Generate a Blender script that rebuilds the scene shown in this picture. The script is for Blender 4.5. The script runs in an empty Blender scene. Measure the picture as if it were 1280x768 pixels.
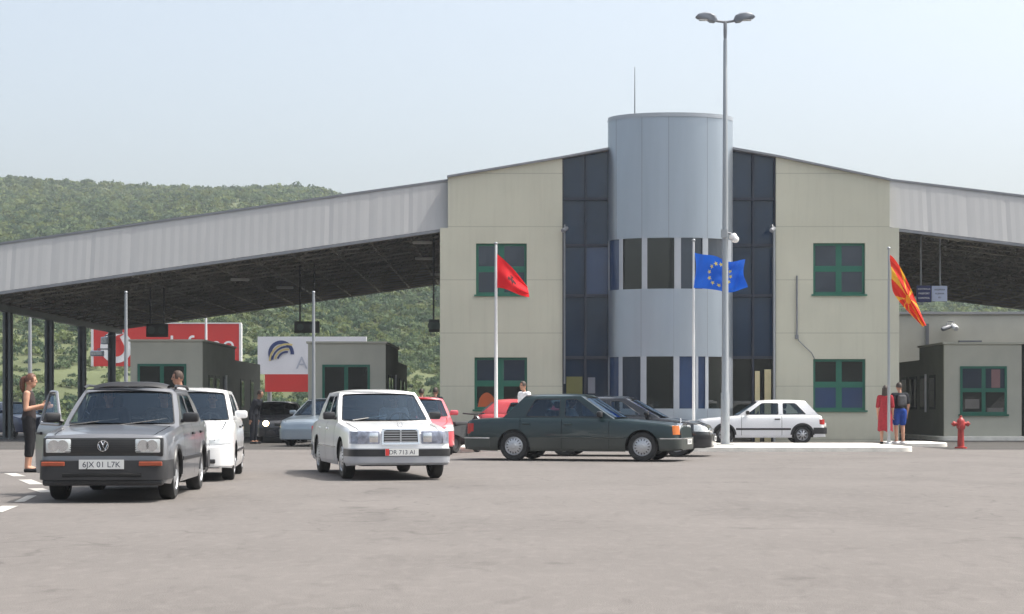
import bpy, bmesh, math, random
import numpy as np
from mathutils import Vector, Matrix
from mathutils.geometry import tessellate_polygon
R = math.radians
random.seed(7); rng = np.random.default_rng(11)
SC = bpy.context.scene
COL = SC.collection

# ------------------------------------------------------------------ camera, sky, sun, exposure
F = 2100.0; CAMZ = 1.1; HOR = 512.0                      # focal length in photo pixels, eye height, horizon row
cam_d = bpy.data.cameras.new('camera'); cam = bpy.data.objects.new('camera', cam_d); COL.objects.link(cam)
cam.location = (0, 0, CAMZ); cam.rotation_euler = (R(90), 0, 0)
cam_d.sensor_width = 36; cam_d.lens = 36 * F / 1280; cam_d.shift_y = (HOR - 384) / 1280
cam_d.clip_start = 0.1; cam_d.clip_end = 5000
SC.camera = cam
SUN_EL, SUN_AZ = 60.0, 5.0      # azimuth: degrees behind the facade plane, measured from +X towards +Y
world = bpy.data.worlds.new("World"); SC.world = world; world.use_nodes = True
wn = world.node_tree.nodes; wl = world.node_tree.links
sky = wn.new('ShaderNodeTexSky'); sky.sky_type = 'NISHITA'; sky.sun_disc = False
sky.sun_elevation = R(SUN_EL); sky.sun_rotation = R(90 - SUN_AZ)
sky.air_density = 1.0; sky.dust_density = 8.0; sky.ozone_density = 1.0; sky.altitude = 300
bg = wn['Background']; bg.inputs['Strength'].default_value = 0.15
hs = wn.new('ShaderNodeHueSaturation'); hs.inputs['Saturation'].default_value = 0.62; hs.inputs['Value'].default_value = 1.14
tn = wn.new('ShaderNodeMix'); tn.data_type = 'RGBA'; tn.blend_type = 'MULTIPLY'; tn.inputs[0].default_value = 1.0; tn.inputs[7].default_value = (.985, 1.01, .985, 1)
wl.new(sky.outputs[0], hs.inputs['Color']); wl.new(hs.outputs[0], tn.inputs[6]); wl.new(tn.outputs[2], bg.inputs[0])
sd = bpy.data.lights.new('sun', 'SUN'); sd.energy = 3.0; sd.angle = R(0.5); sd.color = (1.0, 0.95, 0.88)
sun = bpy.data.objects.new('sun', sd); COL.objects.link(sun)
_s = Vector((math.cos(R(SUN_EL)) * math.cos(R(SUN_AZ)), math.cos(R(SUN_EL)) * math.sin(R(SUN_AZ)), math.sin(R(SUN_EL))))
sun.rotation_euler = _s.to_track_quat('Z', 'Y').to_euler()
vs = SC.view_settings; vs.view_transform = 'Standard'; vs.look = 'None'; vs.exposure = 0.74; vs.gamma = 1.0
vs.use_curve_mapping = False
SC.render.engine = 'CYCLES'
try:
    SC.cycles.use_denoising = True
    SC.cycles.volume_bounces = 0; SC.cycles.max_bounces = 8; SC.cycles.transparent_max_bounces = 16
    SC.cycles.volume_step_rate = 4.0
except Exception: pass

# ------------------------------------------------------------------ helpers
def PX(x, Y): return (x - 640.0) * Y / F
def PZ(y, Y): return CAMZ + (HOR - y) * Y / F

def mat(name, col, rough=0.6, metal=0.0, var=0.08, scale=3.0, spec=0.5, coat=0.0, emit=None, stretch=None, bump=0.0, bscale=60.0):
    m = bpy.data.materials.new(name); m.use_nodes = True
    nt = m.node_tree; p = nt.nodes['Principled BSDF']
    p.inputs['Roughness'].default_value = rough; p.inputs['Metallic'].default_value = metal
    p.inputs['Specular IOR Level'].default_value = spec; p.inputs['Coat Weight'].default_value = coat
    p.inputs['Coat Roughness'].default_value = 0.06
    tc = nt.nodes.new('ShaderNodeTexCoord')
    src = tc.outputs['Object']
    if stretch:
        mp = nt.nodes.new('ShaderNodeMapping'); mp.inputs['Scale'].default_value = stretch
        nt.links.new(src, mp.inputs[0]); src = mp.outputs[0]
    nz = nt.nodes.new('ShaderNodeTexNoise'); nz.inputs['Scale'].default_value = scale; nz.inputs['Detail'].default_value = 6
    nt.links.new(src, nz.inputs['Vector'])
    rp = nt.nodes.new('ShaderNodeValToRGB')
    rp.color_ramp.elements[0].position = 0.3; rp.color_ramp.elements[1].position = 0.7
    rp.color_ramp.elements[0].color = tuple(max(0, c * (1 - var)) for c in col) + (1,)
    rp.color_ramp.elements[1].color = tuple(min(1, c * (1 + var)) for c in col) + (1,)
    nt.links.new(nz.outputs['Fac'], rp.inputs[0]); nt.links.new(rp.outputs[0], p.inputs['Base Color'])
    if bump > 0:
        n2 = nt.nodes.new('ShaderNodeTexNoise'); n2.inputs['Scale'].default_value = bscale; n2.inputs['Detail'].default_value = 4
        nt.links.new(tc.outputs['Object'], n2.inputs['Vector'])
        b = nt.nodes.new('ShaderNodeBump'); b.inputs['Strength'].default_value = bump; b.inputs['Distance'].default_value = 0.02
        nt.links.new(n2.outputs['Fac'], b.inputs['Height']); nt.links.new(b.outputs[0], p.inputs['Normal'])
    if emit:
        p.inputs['Emission Color'].default_value = emit[0] + (1,); p.inputs['Emission Strength'].default_value = emit[1]
    return m

def glass_mat(name, tint=(0.62, 0.68, 0.70), base=0.01):
    m = bpy.data.materials.new(name); m.use_nodes = True; nt = m.node_tree; nt.nodes.clear()
    out = nt.nodes.new('ShaderNodeOutputMaterial'); mx = nt.nodes.new('ShaderNodeMixShader')
    tr = nt.nodes.new('ShaderNodeBsdfTransparent'); tr.inputs[0].default_value = tint + (1,)
    gl = nt.nodes.new('ShaderNodeBsdfGlossy'); gl.inputs['Roughness'].default_value = 0.03; gl.inputs[0].default_value = (.52, .68, .86, 1)
    fr = nt.nodes.new('ShaderNodeFresnel'); fr.inputs[0].default_value = 1.5
    ad = nt.nodes.new('ShaderNodeMath'); ad.operation = 'ADD'; ad.inputs[1].default_value = base; ad.use_clamp = True
    nt.links.new(fr.outputs[0], ad.inputs[0]); nt.links.new(ad.outputs[0], mx.inputs[0])
    nt.links.new(tr.outputs[0], mx.inputs[1]); nt.links.new(gl.outputs[0], mx.inputs[2]); nt.links.new(mx.outputs[0], out.inputs[0])
    return m

class MB:
    """collects shapes, then links them as ONE mesh object"""
    def __init__(s): s.v = []; s.f = []; s.m = []
    def add(s, vs_, fs, mi=0):
        o = len(s.v); s.v += [tuple(p) for p in vs_]; s.f += [tuple(i + o for i in f) for f in fs]; s.m += [mi] * len(fs)
    def box(s, x0, x1, y0, y1, z0, z1, mi=0, M=None):
        p = [Vector((x, y, z)) for x in (x0, x1) for y in (y0, y1) for z in (z0, z1)]
        if M is not None: p = [M @ q for q in p]
        s.add(p, [(0, 1, 3, 2), (4, 6, 7, 5), (0, 4, 5, 1), (2, 3, 7, 6), (0, 2, 6, 4), (1, 5, 7, 3)], mi)
    def rbox(s, x0, x1, y0, y1, z0, z1, r=0.02, mi=0, M=None, seg=2):
        bm = bmesh.new(); bmesh.ops.create_cube(bm, size=1)
        for v in bm.verts: v.co = Vector(((x0 + x1) / 2 + v.co.x * (x1 - x0), (y0 + y1) / 2 + v.co.y * (y1 - y0), (z0 + z1) / 2 + v.co.z * (z1 - z0)))
        bmesh.ops.bevel(bm, geom=bm.edges[:], offset=min(r, .49 * min(x1 - x0, y1 - y0, z1 - z0)), segments=seg, affect='EDGES', profile=.5)
        s.addbm(bm, mi, M)
    def addbm(s, bm, mi=0, M=None):
        bm.verts.index_update()
        s.add([(M @ v.co if M is not None else v.co) for v in bm.verts], [[v.index for v in f.verts] for f in bm.faces], mi); bm.free()
    def tube(s, pts, r, n=8, mi=0, cap=True):
        pts = [Vector(p) for p in pts]; rs = r if isinstance(r, (list, tuple)) else [r] * len(pts)
        rings = []; up = None
        for i, p in enumerate(pts):
            d = (pts[min(i + 1, len(pts) - 1)] - pts[max(i - 1, 0)]).normalized()
            if up is None: up = Vector((0, 0, 1)) if abs(d.z) < .9 else Vector((1, 0, 0))
            a = d.cross(up).normalized(); b = a.cross(d).normalized(); up = b
            rings.append([p + (a * math.cos(2 * math.pi * k / n) + b * math.sin(2 * math.pi * k / n)) * rs[i] for k in range(n)])
        s.loft(rings, True, mi, cap)
    def loft(s, rings, closed=True, mi=0, cap=False):
        n = len(rings[0]); vs_ = [p for r in rings for p in r]; fs = []
        for i in range(len(rings) - 1):
            for k in range(n if closed else n - 1):
                a = i * n + k; b = i * n + (k + 1) % n
                fs.append((a, b, b + n, a + n))
        if cap: fs += [tuple(range(n))[::-1], tuple(range((len(rings) - 1) * n, len(rings) * n))]
        s.add(vs_, fs, mi)
    def lathe(s, prof, n=20, mi=0, M=None, sx=1, sy=1, cap=True):
        rings = [[Vector((r * sx * math.cos(2 * math.pi * k / n), r * sy * math.sin(2 * math.pi * k / n), z)) for k in range(n)] for r, z in prof]
        if M is not None: rings = [[M @ p for p in r] for r in rings]
        s.loft(rings, True, mi, cap)
    def prism(s, poly, axis, a, b, mi=0, M=None):
        """poly 2d, extruded along axis ('x','y','z') from a to b"""
        def mk(p, t): return Vector({'x': (t, p[0], p[1]), 'y': (p[0], t, p[1]), 'z': (p[0], p[1], t)}[axis])
        n = len(poly); vs_ = [mk(p, a) for p in poly] + [mk(p, b) for p in poly]
        if M is not None: vs_ = [M @ p for p in vs_]
        s.add(vs_, [tuple(range(n))[::-1], tuple(range(n, 2 * n))] + [(k, (k + 1) % n, n + (k + 1) % n, n + k) for k in range(n)], mi)
    def ball(s, c, rx, ry, rz, n=12, mi=0, M=None):
        prof = [(math.sin(math.pi * i / n), -math.cos(math.pi * i / n)) for i in range(1, n)]
        T = Matrix.Translation(Vector(c)) @ Matrix.Diagonal((rx, ry, rz, 1))
        s.lathe(prof, n * 2, mi, (M @ T if M is not None else T))
    def build(s, name, mats, parent=None, smooth=None, loc=None):
        me = bpy.data.meshes.new(name); me.from_pydata(s.v, [], s.f)
        for m in (mats if isinstance(mats, (list, tuple)) else [mats]): me.materials.append(m)
        if any(s.m): me.polygons.foreach_set('material_index', s.m)
        bm = bmesh.new(); bm.from_mesh(me); bmesh.ops.recalc_face_normals(bm, faces=bm.faces[:]); bm.to_mesh(me); bm.free()
        if smooth is not None:
            me.polygons.foreach_set('use_smooth', [True] * len(me.polygons)); me.set_sharp_from_angle(angle=R(smooth))
        me.update()
        o = bpy.data.objects.new(name, me); COL.objects.link(o)
        if parent: o.parent = parent
        if loc is not None: o.location = loc
        return o

def tag(o, label, cat, group=None):
    o['label'] = label; o['category'] = cat
    if group: o['group'] = group
    return o
def thing(name, label, cat, loc=(0, 0, 0), rz=0, group=None):
    o = bpy.data.objects.new(name, None); COL.objects.link(o); o.location = loc; o.rotation_euler = (0, 0, rz)
    o.empty_display_size = .3
    return tag(o, label, cat, group)
def struct(o, kind='structure'): o['kind'] = kind; return o
def text_mesh(txt, size, name, m, parent, M, align='CENTER', extrude=0.004, sx=1.0):
    cu = bpy.data.curves.new(name, 'FONT'); cu.body = txt; cu.size = size; cu.align_x = align; cu.extrude = extrude
    to = bpy.data.objects.new(name, cu); COL.objects.link(to); bpy.context.view_layer.update()
    me = bpy.data.meshes.new_from_object(to.evaluated_get(bpy.context.evaluated_depsgraph_get()))
    bpy.data.objects.remove(to); me.materials.clear(); me.materials.append(m)
    me.transform(M @ Matrix.Diagonal((sx, 1, 1, 1)))
    o = bpy.data.objects.new(name, me); COL.objects.link(o)
    if parent: o.parent = parent
    return o
FACE = Matrix.Rotation(R(90), 4, 'X')        # text lying in XY -> standing, facing -Y

# ------------------------------------------------------------------ materials
M_ = {}
def joint_wall(name, col, hs, vstep, x0=0.0):
    """panelled render: thin joints between cladding panels, part of the wall surface"""
    m = mat(name, col, 0.7, 0, 0.05, 0.6, 0.3)
    nt = m.node_tree; p = nt.nodes['Principled BSDF']
    tc = [n for n in nt.nodes if n.type == 'TEX_COORD'][0]; rp = [n for n in nt.nodes if n.type == 'VALTORGB'][0]
    sp = nt.nodes.new('ShaderNodeSeparateXYZ'); nt.links.new(tc.outputs['Object'], sp.inputs[0])
    def line(sock, off, step, w):
        a = nt.nodes.new('ShaderNodeMath'); a.operation = 'SUBTRACT'; a.inputs[1].default_value = off; nt.links.new(sock, a.inputs[0])
        b = nt.nodes.new('ShaderNodeMath'); b.operation = 'PINGPONG'; b.inputs[1].default_value = step / 2; nt.links.new(a.outputs[0], b.inputs[0])
        c = nt.nodes.new('ShaderNodeMath'); c.operation = 'LESS_THAN'; c.inputs[1].default_value = w; nt.links.new(b.outputs[0], c.inputs[0])
        return c.outputs[0]
    h = line(sp.outputs[2], hs[0], hs[1], 0.016); v = line(sp.outputs[0], x0, vstep, 0.007)
    v2 = nt.nodes.new('ShaderNodeMath'); v2.operation = 'MULTIPLY'; v2.inputs[1].default_value = .16; nt.links.new(v, v2.inputs[0])
    mx = nt.nodes.new('ShaderNodeMath'); mx.operation = 'MAXIMUM'; nt.links.new(h, mx.inputs[0]); nt.links.new(v2.outputs[0], mx.inputs[1])
    # rain streaks
    mp = nt.nodes.new('ShaderNodeMapping'); mp.inputs['Scale'].default_value = (5, 5, .35); nt.links.new(tc.outputs['Object'], mp.inputs[0])
    nz = nt.nodes.new('ShaderNodeTexNoise'); nz.inputs['Scale'].default_value = 1.2; nz.inputs['Detail'].default_value = 5; nt.links.new(mp.outputs[0], nz.inputs['Vector'])
    st = nt.nodes.new('ShaderNodeMapRange'); st.inputs[1].default_value = .5; st.inputs[2].default_value = .85; st.inputs[3].default_value = 0; st.inputs[4].default_value = .11
    nt.links.new(nz.outputs[0], st.inputs[0])
    m1 = nt.nodes.new('ShaderNodeMix'); m1.data_type = 'RGBA'; m1.inputs[7].default_value = (.12, .11, .09, 1)
    nt.links.new(st.outputs[0], m1.inputs[0]); nt.links.new(rp.outputs[0], m1.inputs[6])
    zr = nt.nodes.new('ShaderNodeMapRange'); zr.inputs[1].default_value = 0.0; zr.inputs[2].default_value = 0.9; zr.inputs[3].default_value = .5; zr.inputs[4].default_value = 0
    nd = nt.nodes.new('ShaderNodeTexNoise'); nd.inputs['Scale'].default_value = 2.5; nd.inputs['Detail'].default_value = 6; nt.links.new(tc.outputs['Object'], nd.inputs['Vector'])
    nt.links.new(sp.outputs[2], zr.inputs[0]); md = nt.nodes.new('ShaderNodeMath'); md.operation = 'MULTIPLY'; nt.links.new(zr.outputs[0], md.inputs[0]); nt.links.new(nd.outputs[0], md.inputs[1])
    m0 = nt.nodes.new('ShaderNodeMix'); m0.data_type = 'RGBA'; m0.inputs[7].default_value = (.16, .15, .13, 1); nt.links.new(md.outputs[0], m0.inputs[0]); nt.links.new(m1.outputs[2], m0.inputs[6])
    m1 = m0
    m2 = nt.nodes.new('ShaderNodeMix'); m2.data_type = 'RGBA'; m2.inputs[7].default_value = tuple(c * .45 for c in col) + (1,)
    sc_ = nt.nodes.new('ShaderNodeMath'); sc_.operation = 'MULTIPLY'; sc_.inputs[1].default_value = .42; nt.links.new(mx.outputs[0], sc_.inputs[0])
    nt.links.new(sc_.outputs[0], m2.inputs[0]); nt.links.new(m1.outputs[2], m2.inputs[6]); nt.links.new(m2.outputs[2], p.inputs['Base Color'])
    return m
FY = 57.0                                    # plane of the terminal's front wall
def fx(x): return PX(x, FY)
def fz(y): return PZ(y, FY)
M_['wall'] = joint_wall('cream_panel', (.495, .49, .402), (fz(350), fz(350) - fz(416.5)), 1.42, fx(632))
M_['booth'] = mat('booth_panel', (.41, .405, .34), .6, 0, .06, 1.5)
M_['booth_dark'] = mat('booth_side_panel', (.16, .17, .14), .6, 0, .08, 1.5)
M_['alu'] = mat('aluminium_cladding', (.36, .41, .465), .34, .7, .05, .8, stretch=(3, 3, .3))
M_['alu_frame'] = mat('aluminium_frame', (.36, .39, .43), .4, .4, .04, 2)
M_['pale_frame'] = mat('pale_window_frame', (.38, .41, .45), .45, .1, .04, 2)
M_['seam'] = mat('dark_seam', (.20, .22, .25), .6)
M_['fascia'] = mat('galvanised_fascia', (.37, .372, .375), .55, 0, .022, 1.0, stretch=(4, 4, .25))
M_['trim'] = mat('grey_trim', (.22, .23, .25), .5, .3)
M_['truss'] = mat('truss_steel', (.21, .20, .165), .6, .1, .55, .9)
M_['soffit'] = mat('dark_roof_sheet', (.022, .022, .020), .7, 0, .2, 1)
M_['col'] = mat('dark_grey_steel_column', (.10, .115, .12), .5, .3)
M_['green'] = mat('green_window_frame', (.008, .115, .075), .4, 0, .06, 4)
M_['pane'] = mat('window_glass', (.022, .034, .055), .04, 0, .15, .5, .9, bump=.12, bscale=1.3)
M_['pane_blue'] = mat('window_glass_blind', (.028, .055, .125), .08, 0, .1, .8, .8)
M_['pane_dark'] = mat('window_glass_dark', (.014, .018, .016), .04, 0, .2, .8, .8, bump=.12, bscale=1.3)
M_['curtain'] = mat('tinted_curtain_glass', (.009, .026, .058), .05, 0, .25, .4, .7, bump=.12, bscale=1.3)
M_['mull'] = mat('dark_mullion', (.012, .018, .035), .4)
M_['galv'] = mat('galvanised_pole', (.31, .33, .35), .45, .5, .06, 2, stretch=(2, 2, .3))
M_['white_pole'] = mat('white_pole', (.62, .63, .64), .4, .1, .05, 2)
M_['grey_plastic'] = mat('grey_plastic', (.18, .19, .21), .45)
M_['white_plastic'] = mat('white_plastic', (.7, .7, .7), .35)
M_['black'] = mat('black_plastic', (.018, .018, .02), .45)
M_['charcoal'] = mat('charcoal_plastic', (.026, .026, .028), .5, 0, .15, 6)
M_['kerb'] = mat('kerb_concrete', (.74, .71, .65), .8, 0, .14, 2.5, .3, bump=.3)
M_['red'] = mat('red_board', (.56, .035, .03), .5, 0, .06, .6)
M_['white_board'] = mat('white_board', (.72, .72, .76), .5, 0, .04, .6)
M_['white_ink'] = mat('white_lettering', (.8, .8, .8), .5)
M_['navy'] = mat('navy_sign', (.012, .018, .11), .45)
M_['pale_sign'] = mat('pale_blue_sign', (.50, .56, .74), .45)
M_['ink'] = mat('dark_lettering', (.02, .025, .05), .5)
M_['hydrant'] = mat('hydrant_red_paint', (.33, .025, .02), .45, 0, .15, 8)
M_['tyre'] = mat('tyre_rubber', (.02, .02, .02), .8, 0, .2, 8)
M_['rim'] = mat('rim_silver', (.48, .49, .51), .35, .6, .06, 6)
M_['rim_dark'] = mat('rim_slot', (.05, .05, .055), .6)
M_['well'] = mat('wheel_well', (.012, .012, .012), .9)
M_['chrome'] = mat('chrome', (.75, .76, .78), .15, .9, .03, 3)
M_['lamp'] = mat('headlamp_glass', (.62, .64, .64), .12, .25, .25, 14, .8)
M_['lamp_d'] = mat('headlamp_glass_dusky', (.27, .29, .36), .15, .3, .35, 14, .8)
M_['lamp_rim'] = mat('lamp_surround', (.03, .03, .03), .4)
M_['amber'] = mat('amber_lens', (.55, .14, .02), .2, 0, .1, 10, .8)
M_['dim_amber'] = mat('dim_amber_lens', (.34, .07, .03), .3, 0, .1, 10, .6)
M_['taillight'] = mat('red_lens', (.42, .02, .02), .2, 0, .1, 10, .8)
M_['seat'] = mat('car_seat_cloth', (.035, .036, .04), .9)
M_['plate'] = mat('number_plate', (.72, .72, .70), .4)
M_['glass'] = glass_mat('car_glass')
M_['glass_t'] = glass_mat('car_glass_tinted', (.34, .46, .56), .03)
M_['lit'] = mat('lit_headlamp', (.8, .7, .5), .3, emit=((1.0, .72, .35), 9.0))
def paint(name, c, metal=0.0, rough=.32, coat=.8, var=.05): return mat(name, c, rough, metal, var, 1.3, .5, coat)

# ------------------------------------------------------------------ ground
def asphalt(name, col, dark=.55):
    m = mat(name, col, .9, 0, .10, .35, .25)
    nt = m.node_tree; p = nt.nodes['Principled BSDF']; rp = [n for n in nt.nodes if n.type == 'VALTORGB'][0]
    tc = [n for n in nt.nodes if n.type == 'TEX_COORD'][0]
    def mixin(prev, fac, c):
        mx = nt.nodes.new('ShaderNodeMix'); mx.data_type = 'RGBA'; mx.inputs[7].default_value = c + (1,)
        nt.links.new(fac, mx.inputs[0]); nt.links.new(prev, mx.inputs[6]); return mx.outputs[2]
    def rng_(sock, a, b, lo, hi):
        q = nt.nodes.new('ShaderNodeMapRange'); q.inputs[1].default_value = a; q.inputs[2].default_value = b; q.inputs[3].default_value = lo; q.inputs[4].default_value = hi
        nt.links.new(sock, q.inputs[0]); return q.outputs[0]
    def noise(scale, detail=5, st=None, dist=0):
        n = nt.nodes.new('ShaderNodeTexNoise'); n.inputs['Scale'].default_value = scale; n.inputs['Detail'].default_value = detail; n.inputs['Distortion'].default_value = dist
        if st:
            mp = nt.nodes.new('ShaderNodeMapping'); mp.inputs['Scale'].default_value = st; nt.links.new(tc.outputs['Object'], mp.inputs[0]); nt.links.new(mp.outputs[0], n.inputs['Vector'])
        else: nt.links.new(tc.outputs['Object'], n.inputs['Vector'])
        return n.outputs[0]
    c = rp.outputs[0]
    c = mixin(c, rng_(noise(40, 3), .45, .75, 0, .35), tuple(v * .6 for v in col))        # aggregate
    c = mixin(c, rng_(noise(.5, 6, (1, .35, 1), .8), .56, .72, 0, .35), tuple(v * .62 for v in col))   # worn drifts
    c = mixin(c, rng_(noise(1.3, 5), .64, .74, 0, .5), tuple(v * .45 for v in col))       # oil spots
    c = mixin(c, rng_(noise(9, 6, (1, .5, 1), .5), .50, .75, 0, .30), tuple(min(1, v * 1.5) for v in col))
    c = mixin(c, rng_(noise(4, 6, (1, .4, 1), 1.0), .56, .70, 0, .40), tuple(v * .66 for v in col))
    c = mixin(c, rng_(noise(70, 2), .70, .74, 0, .7), tuple(min(1, v * 2.0) for v in col))
    v = nt.nodes.new('ShaderNodeTexVoronoi'); v.feature = 'DISTANCE_TO_EDGE'; v.inputs['Scale'].default_value = .16
    wq = nt.nodes.new('ShaderNodeTexNoise'); wq.inputs['Scale'].default_value = .6; nt.links.new(tc.outputs['Object'], wq.inputs['Vector'])
    wm = nt.nodes.new('ShaderNodeMix'); wm.data_type = 'VECTOR'; wm.inputs[0].default_value = .35
    nt.links.new(tc.outputs['Object'], wm.inputs[4]); sc3 = nt.nodes.new('ShaderNodeVectorMath'); sc3.operation = 'SCALE'; sc3.inputs[3].default_value = 8
    nt.links.new(wq.outputs[1], sc3.inputs[0]); nt.links.new(sc3.outputs[0], wm.inputs[5]); nt.links.new(wm.outputs[1], v.inputs['Vector'])
    crack = rng_(v.outputs['Distance'], 0.0, 0.005, .4, 0)
    c = mixin(c, crack, tuple(q * .4 for q in col))
    nt.links.new(c, p.inputs['Base Color'])
    n2 = nt.nodes.new('ShaderNodeTexNoise'); n2.inputs['Scale'].default_value = 90; nt.links.new(tc.outputs['Object'], n2.inputs['Vector'])
    b = nt.nodes.new('ShaderNodeBump'); b.inputs['Strength'].default_value = .5; b.inputs['Distance'].default_value = .01
    nt.links.new(n2.outputs[0], b.inputs['Height']); nt.links.new(b.outputs[0], p.inputs['Normal'])
    return m
M_['asphalt'] = asphalt('worn_asphalt', (.146, .134, .127))
M_['asphalt2'] = asphalt('shaded_lane_asphalt', (.07, .066, .063))  # darker copy of the asphalt, with the canopy's shade put into its colour
M_['paint_white'] = mat('road_paint', (.40, .385, .36), .8, 0, .2, 6)
M_['field'] = mat('dry_field', (.15, .15, .09), .95, 0, .35, .06, .1)
g = MB(); g.add([(-1600, -300, 0), (1600, -300, 0), (1600, 2600, 0), (-1600, 2600, 0)], [(0, 1, 2, 3)])
struct(g.build('ground', M_['asphalt']))
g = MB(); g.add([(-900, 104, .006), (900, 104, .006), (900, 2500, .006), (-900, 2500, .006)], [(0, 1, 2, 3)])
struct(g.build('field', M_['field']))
for x0, x1 in ((-60, PX(572, 46)), (PX(1188, 46), 60)):  # dark bands painting canopy shade on the ground, left and right
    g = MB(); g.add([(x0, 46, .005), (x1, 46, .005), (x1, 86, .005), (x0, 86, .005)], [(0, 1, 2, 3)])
    struct(g.build('lane_shade_band', M_['asphalt2']))
# painted dashes on the left
g = MB()
for (xa, ya, xb, yb, w) in ((12, 592, 25, 596, .10), (31, 600, 46, 606, .10), (44, 611, 60, 616, .10), (-8, 641, 13, 633, .09), (24, 628, 40, 620, .06)):
    Ya = CAMZ * F / (ya - HOR); Yb = CAMZ * F / (yb - HOR)
    a = Vector((PX(xa, Ya), Ya, .005)); b = Vector((PX(xb, Yb), Yb, .005)); n = (b - a).cross(Vector((0, 0, 1))).normalized() * w
    g.add([a - n, b - n, b + n, a + n], [(0, 1, 2, 3)])
struct(g.build('road_marking', M_['paint_white']))

# ------------------------------------------------------------------ kerbed islands
def island(x0, x1, y0, y1, h, r=.35, name='pavement_island'):
    m = MB(); pts = []
    for cx, cy, a0 in ((x1 - r, y1 - r, 0), (x0 + r, y1 - r, 90), (x0 + r, y0 + r, 180), (x1 - r, y0 + r, 270)):
        for k in range(7): a = R(a0 + 15 * k); pts.append((cx + r * math.cos(a), cy + r * math.sin(a)))
    ctr = Vector(((x0 + x1) / 2, (y0 + y1) / 2))
    def ring(off, z): 
        out = []
        for p in pts:
            d = (Vector(p) - ctr); d = Vector((math.copysign(off, d.x), math.copysign(off, d.y)))
            out.append((p[0] - d.x, p[1] - d.y, z))
        return out
    m.loft([ring(0, 0), ring(0, h - .02), ring(.02, h)], True, 0)
    n = len(pts); m.add(ring(.02, h), [tuple(range(n))])
    return struct(m.build(name, M_['kerb'], smooth=40))
island(PX(578, 46), PX(1139, 44), 43.6, 48.6, .13)
island(PX(1128, 49), PX(1184, 49.5), 49.2, 52.0, .12)
for xc in (208.0, 433.5, 1228.5):
    X = PX(xc, 59.5); island(X - 1.7, X + 1.7, 58.9, 76, .15)

# ------------------------------------------------------------------ hills and their woodland
RX = np.array([-400, -190, 0, 100, 200, 260, 330, 370, 400, 425, 470, 560, 640, 900, 1100, 1200, 1300, 1500, 1800])
RYp = np.array([224, 213, 216, 222, 229, 231, 228, 227, 231, 238, 249, 288, 305, 335, 362, 376, 386, 400, 430])
RIDGE = 470.0; FOOT = 125.0
def hill_z(X, Y):
    H = CAMZ + (HOR - np.interp(640 + X * F / RIDGE, RX, RYp)) * RIDGE / F - 1.9
    t = np.clip((Y - FOOT) / (RIDGE - FOOT), 0, 1); s = t ** 0.92
    back = np.clip((Y - RIDGE) / 260, 0, 1)
    z = H * s * (1 - .7 * back * back)
    z = z + 1.6 * np.sin(X * .045 + 1.1) * np.sin(Y * .03 + X * .012) * np.clip(t * 6, 0, 1) * np.clip((RIDGE - Y) / 120, 0, 1)
    return np.where(Y < FOOT, -.3, z - .3 * (1 - np.clip(t * 8, 0, 1)))
xs = np.linspace(-330, 330, 111); ys = np.concatenate([np.linspace(118, 480, 91), np.linspace(490, 760, 14)])
gx, gy = np.meshgrid(xs, ys); gz = hill_z(gx, gy)
hv = np.stack([gx, gy, gz], -1).reshape(-1, 3); nx = len(xs)
hf = [(j * nx + i, j * nx + i + 1, (j + 1) * nx + i + 1, (j + 1) * nx + i) for j in range(len(ys) - 1) for i in range(nx - 1)]
me = bpy.data.meshes.new('hills'); me.from_pydata(hv.tolist(), [], hf); me.polygons.foreach_set('use_smooth', [True] * len(hf))
M_['hill'] = mat('hill_grass', (.095, .110, .058), .95, 0, .35, .08, .1, bump=0)
me.materials.append(M_['hill']); o = bpy.data.objects.new('hills', me); COL.objects.link(o); struct(o)

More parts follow.
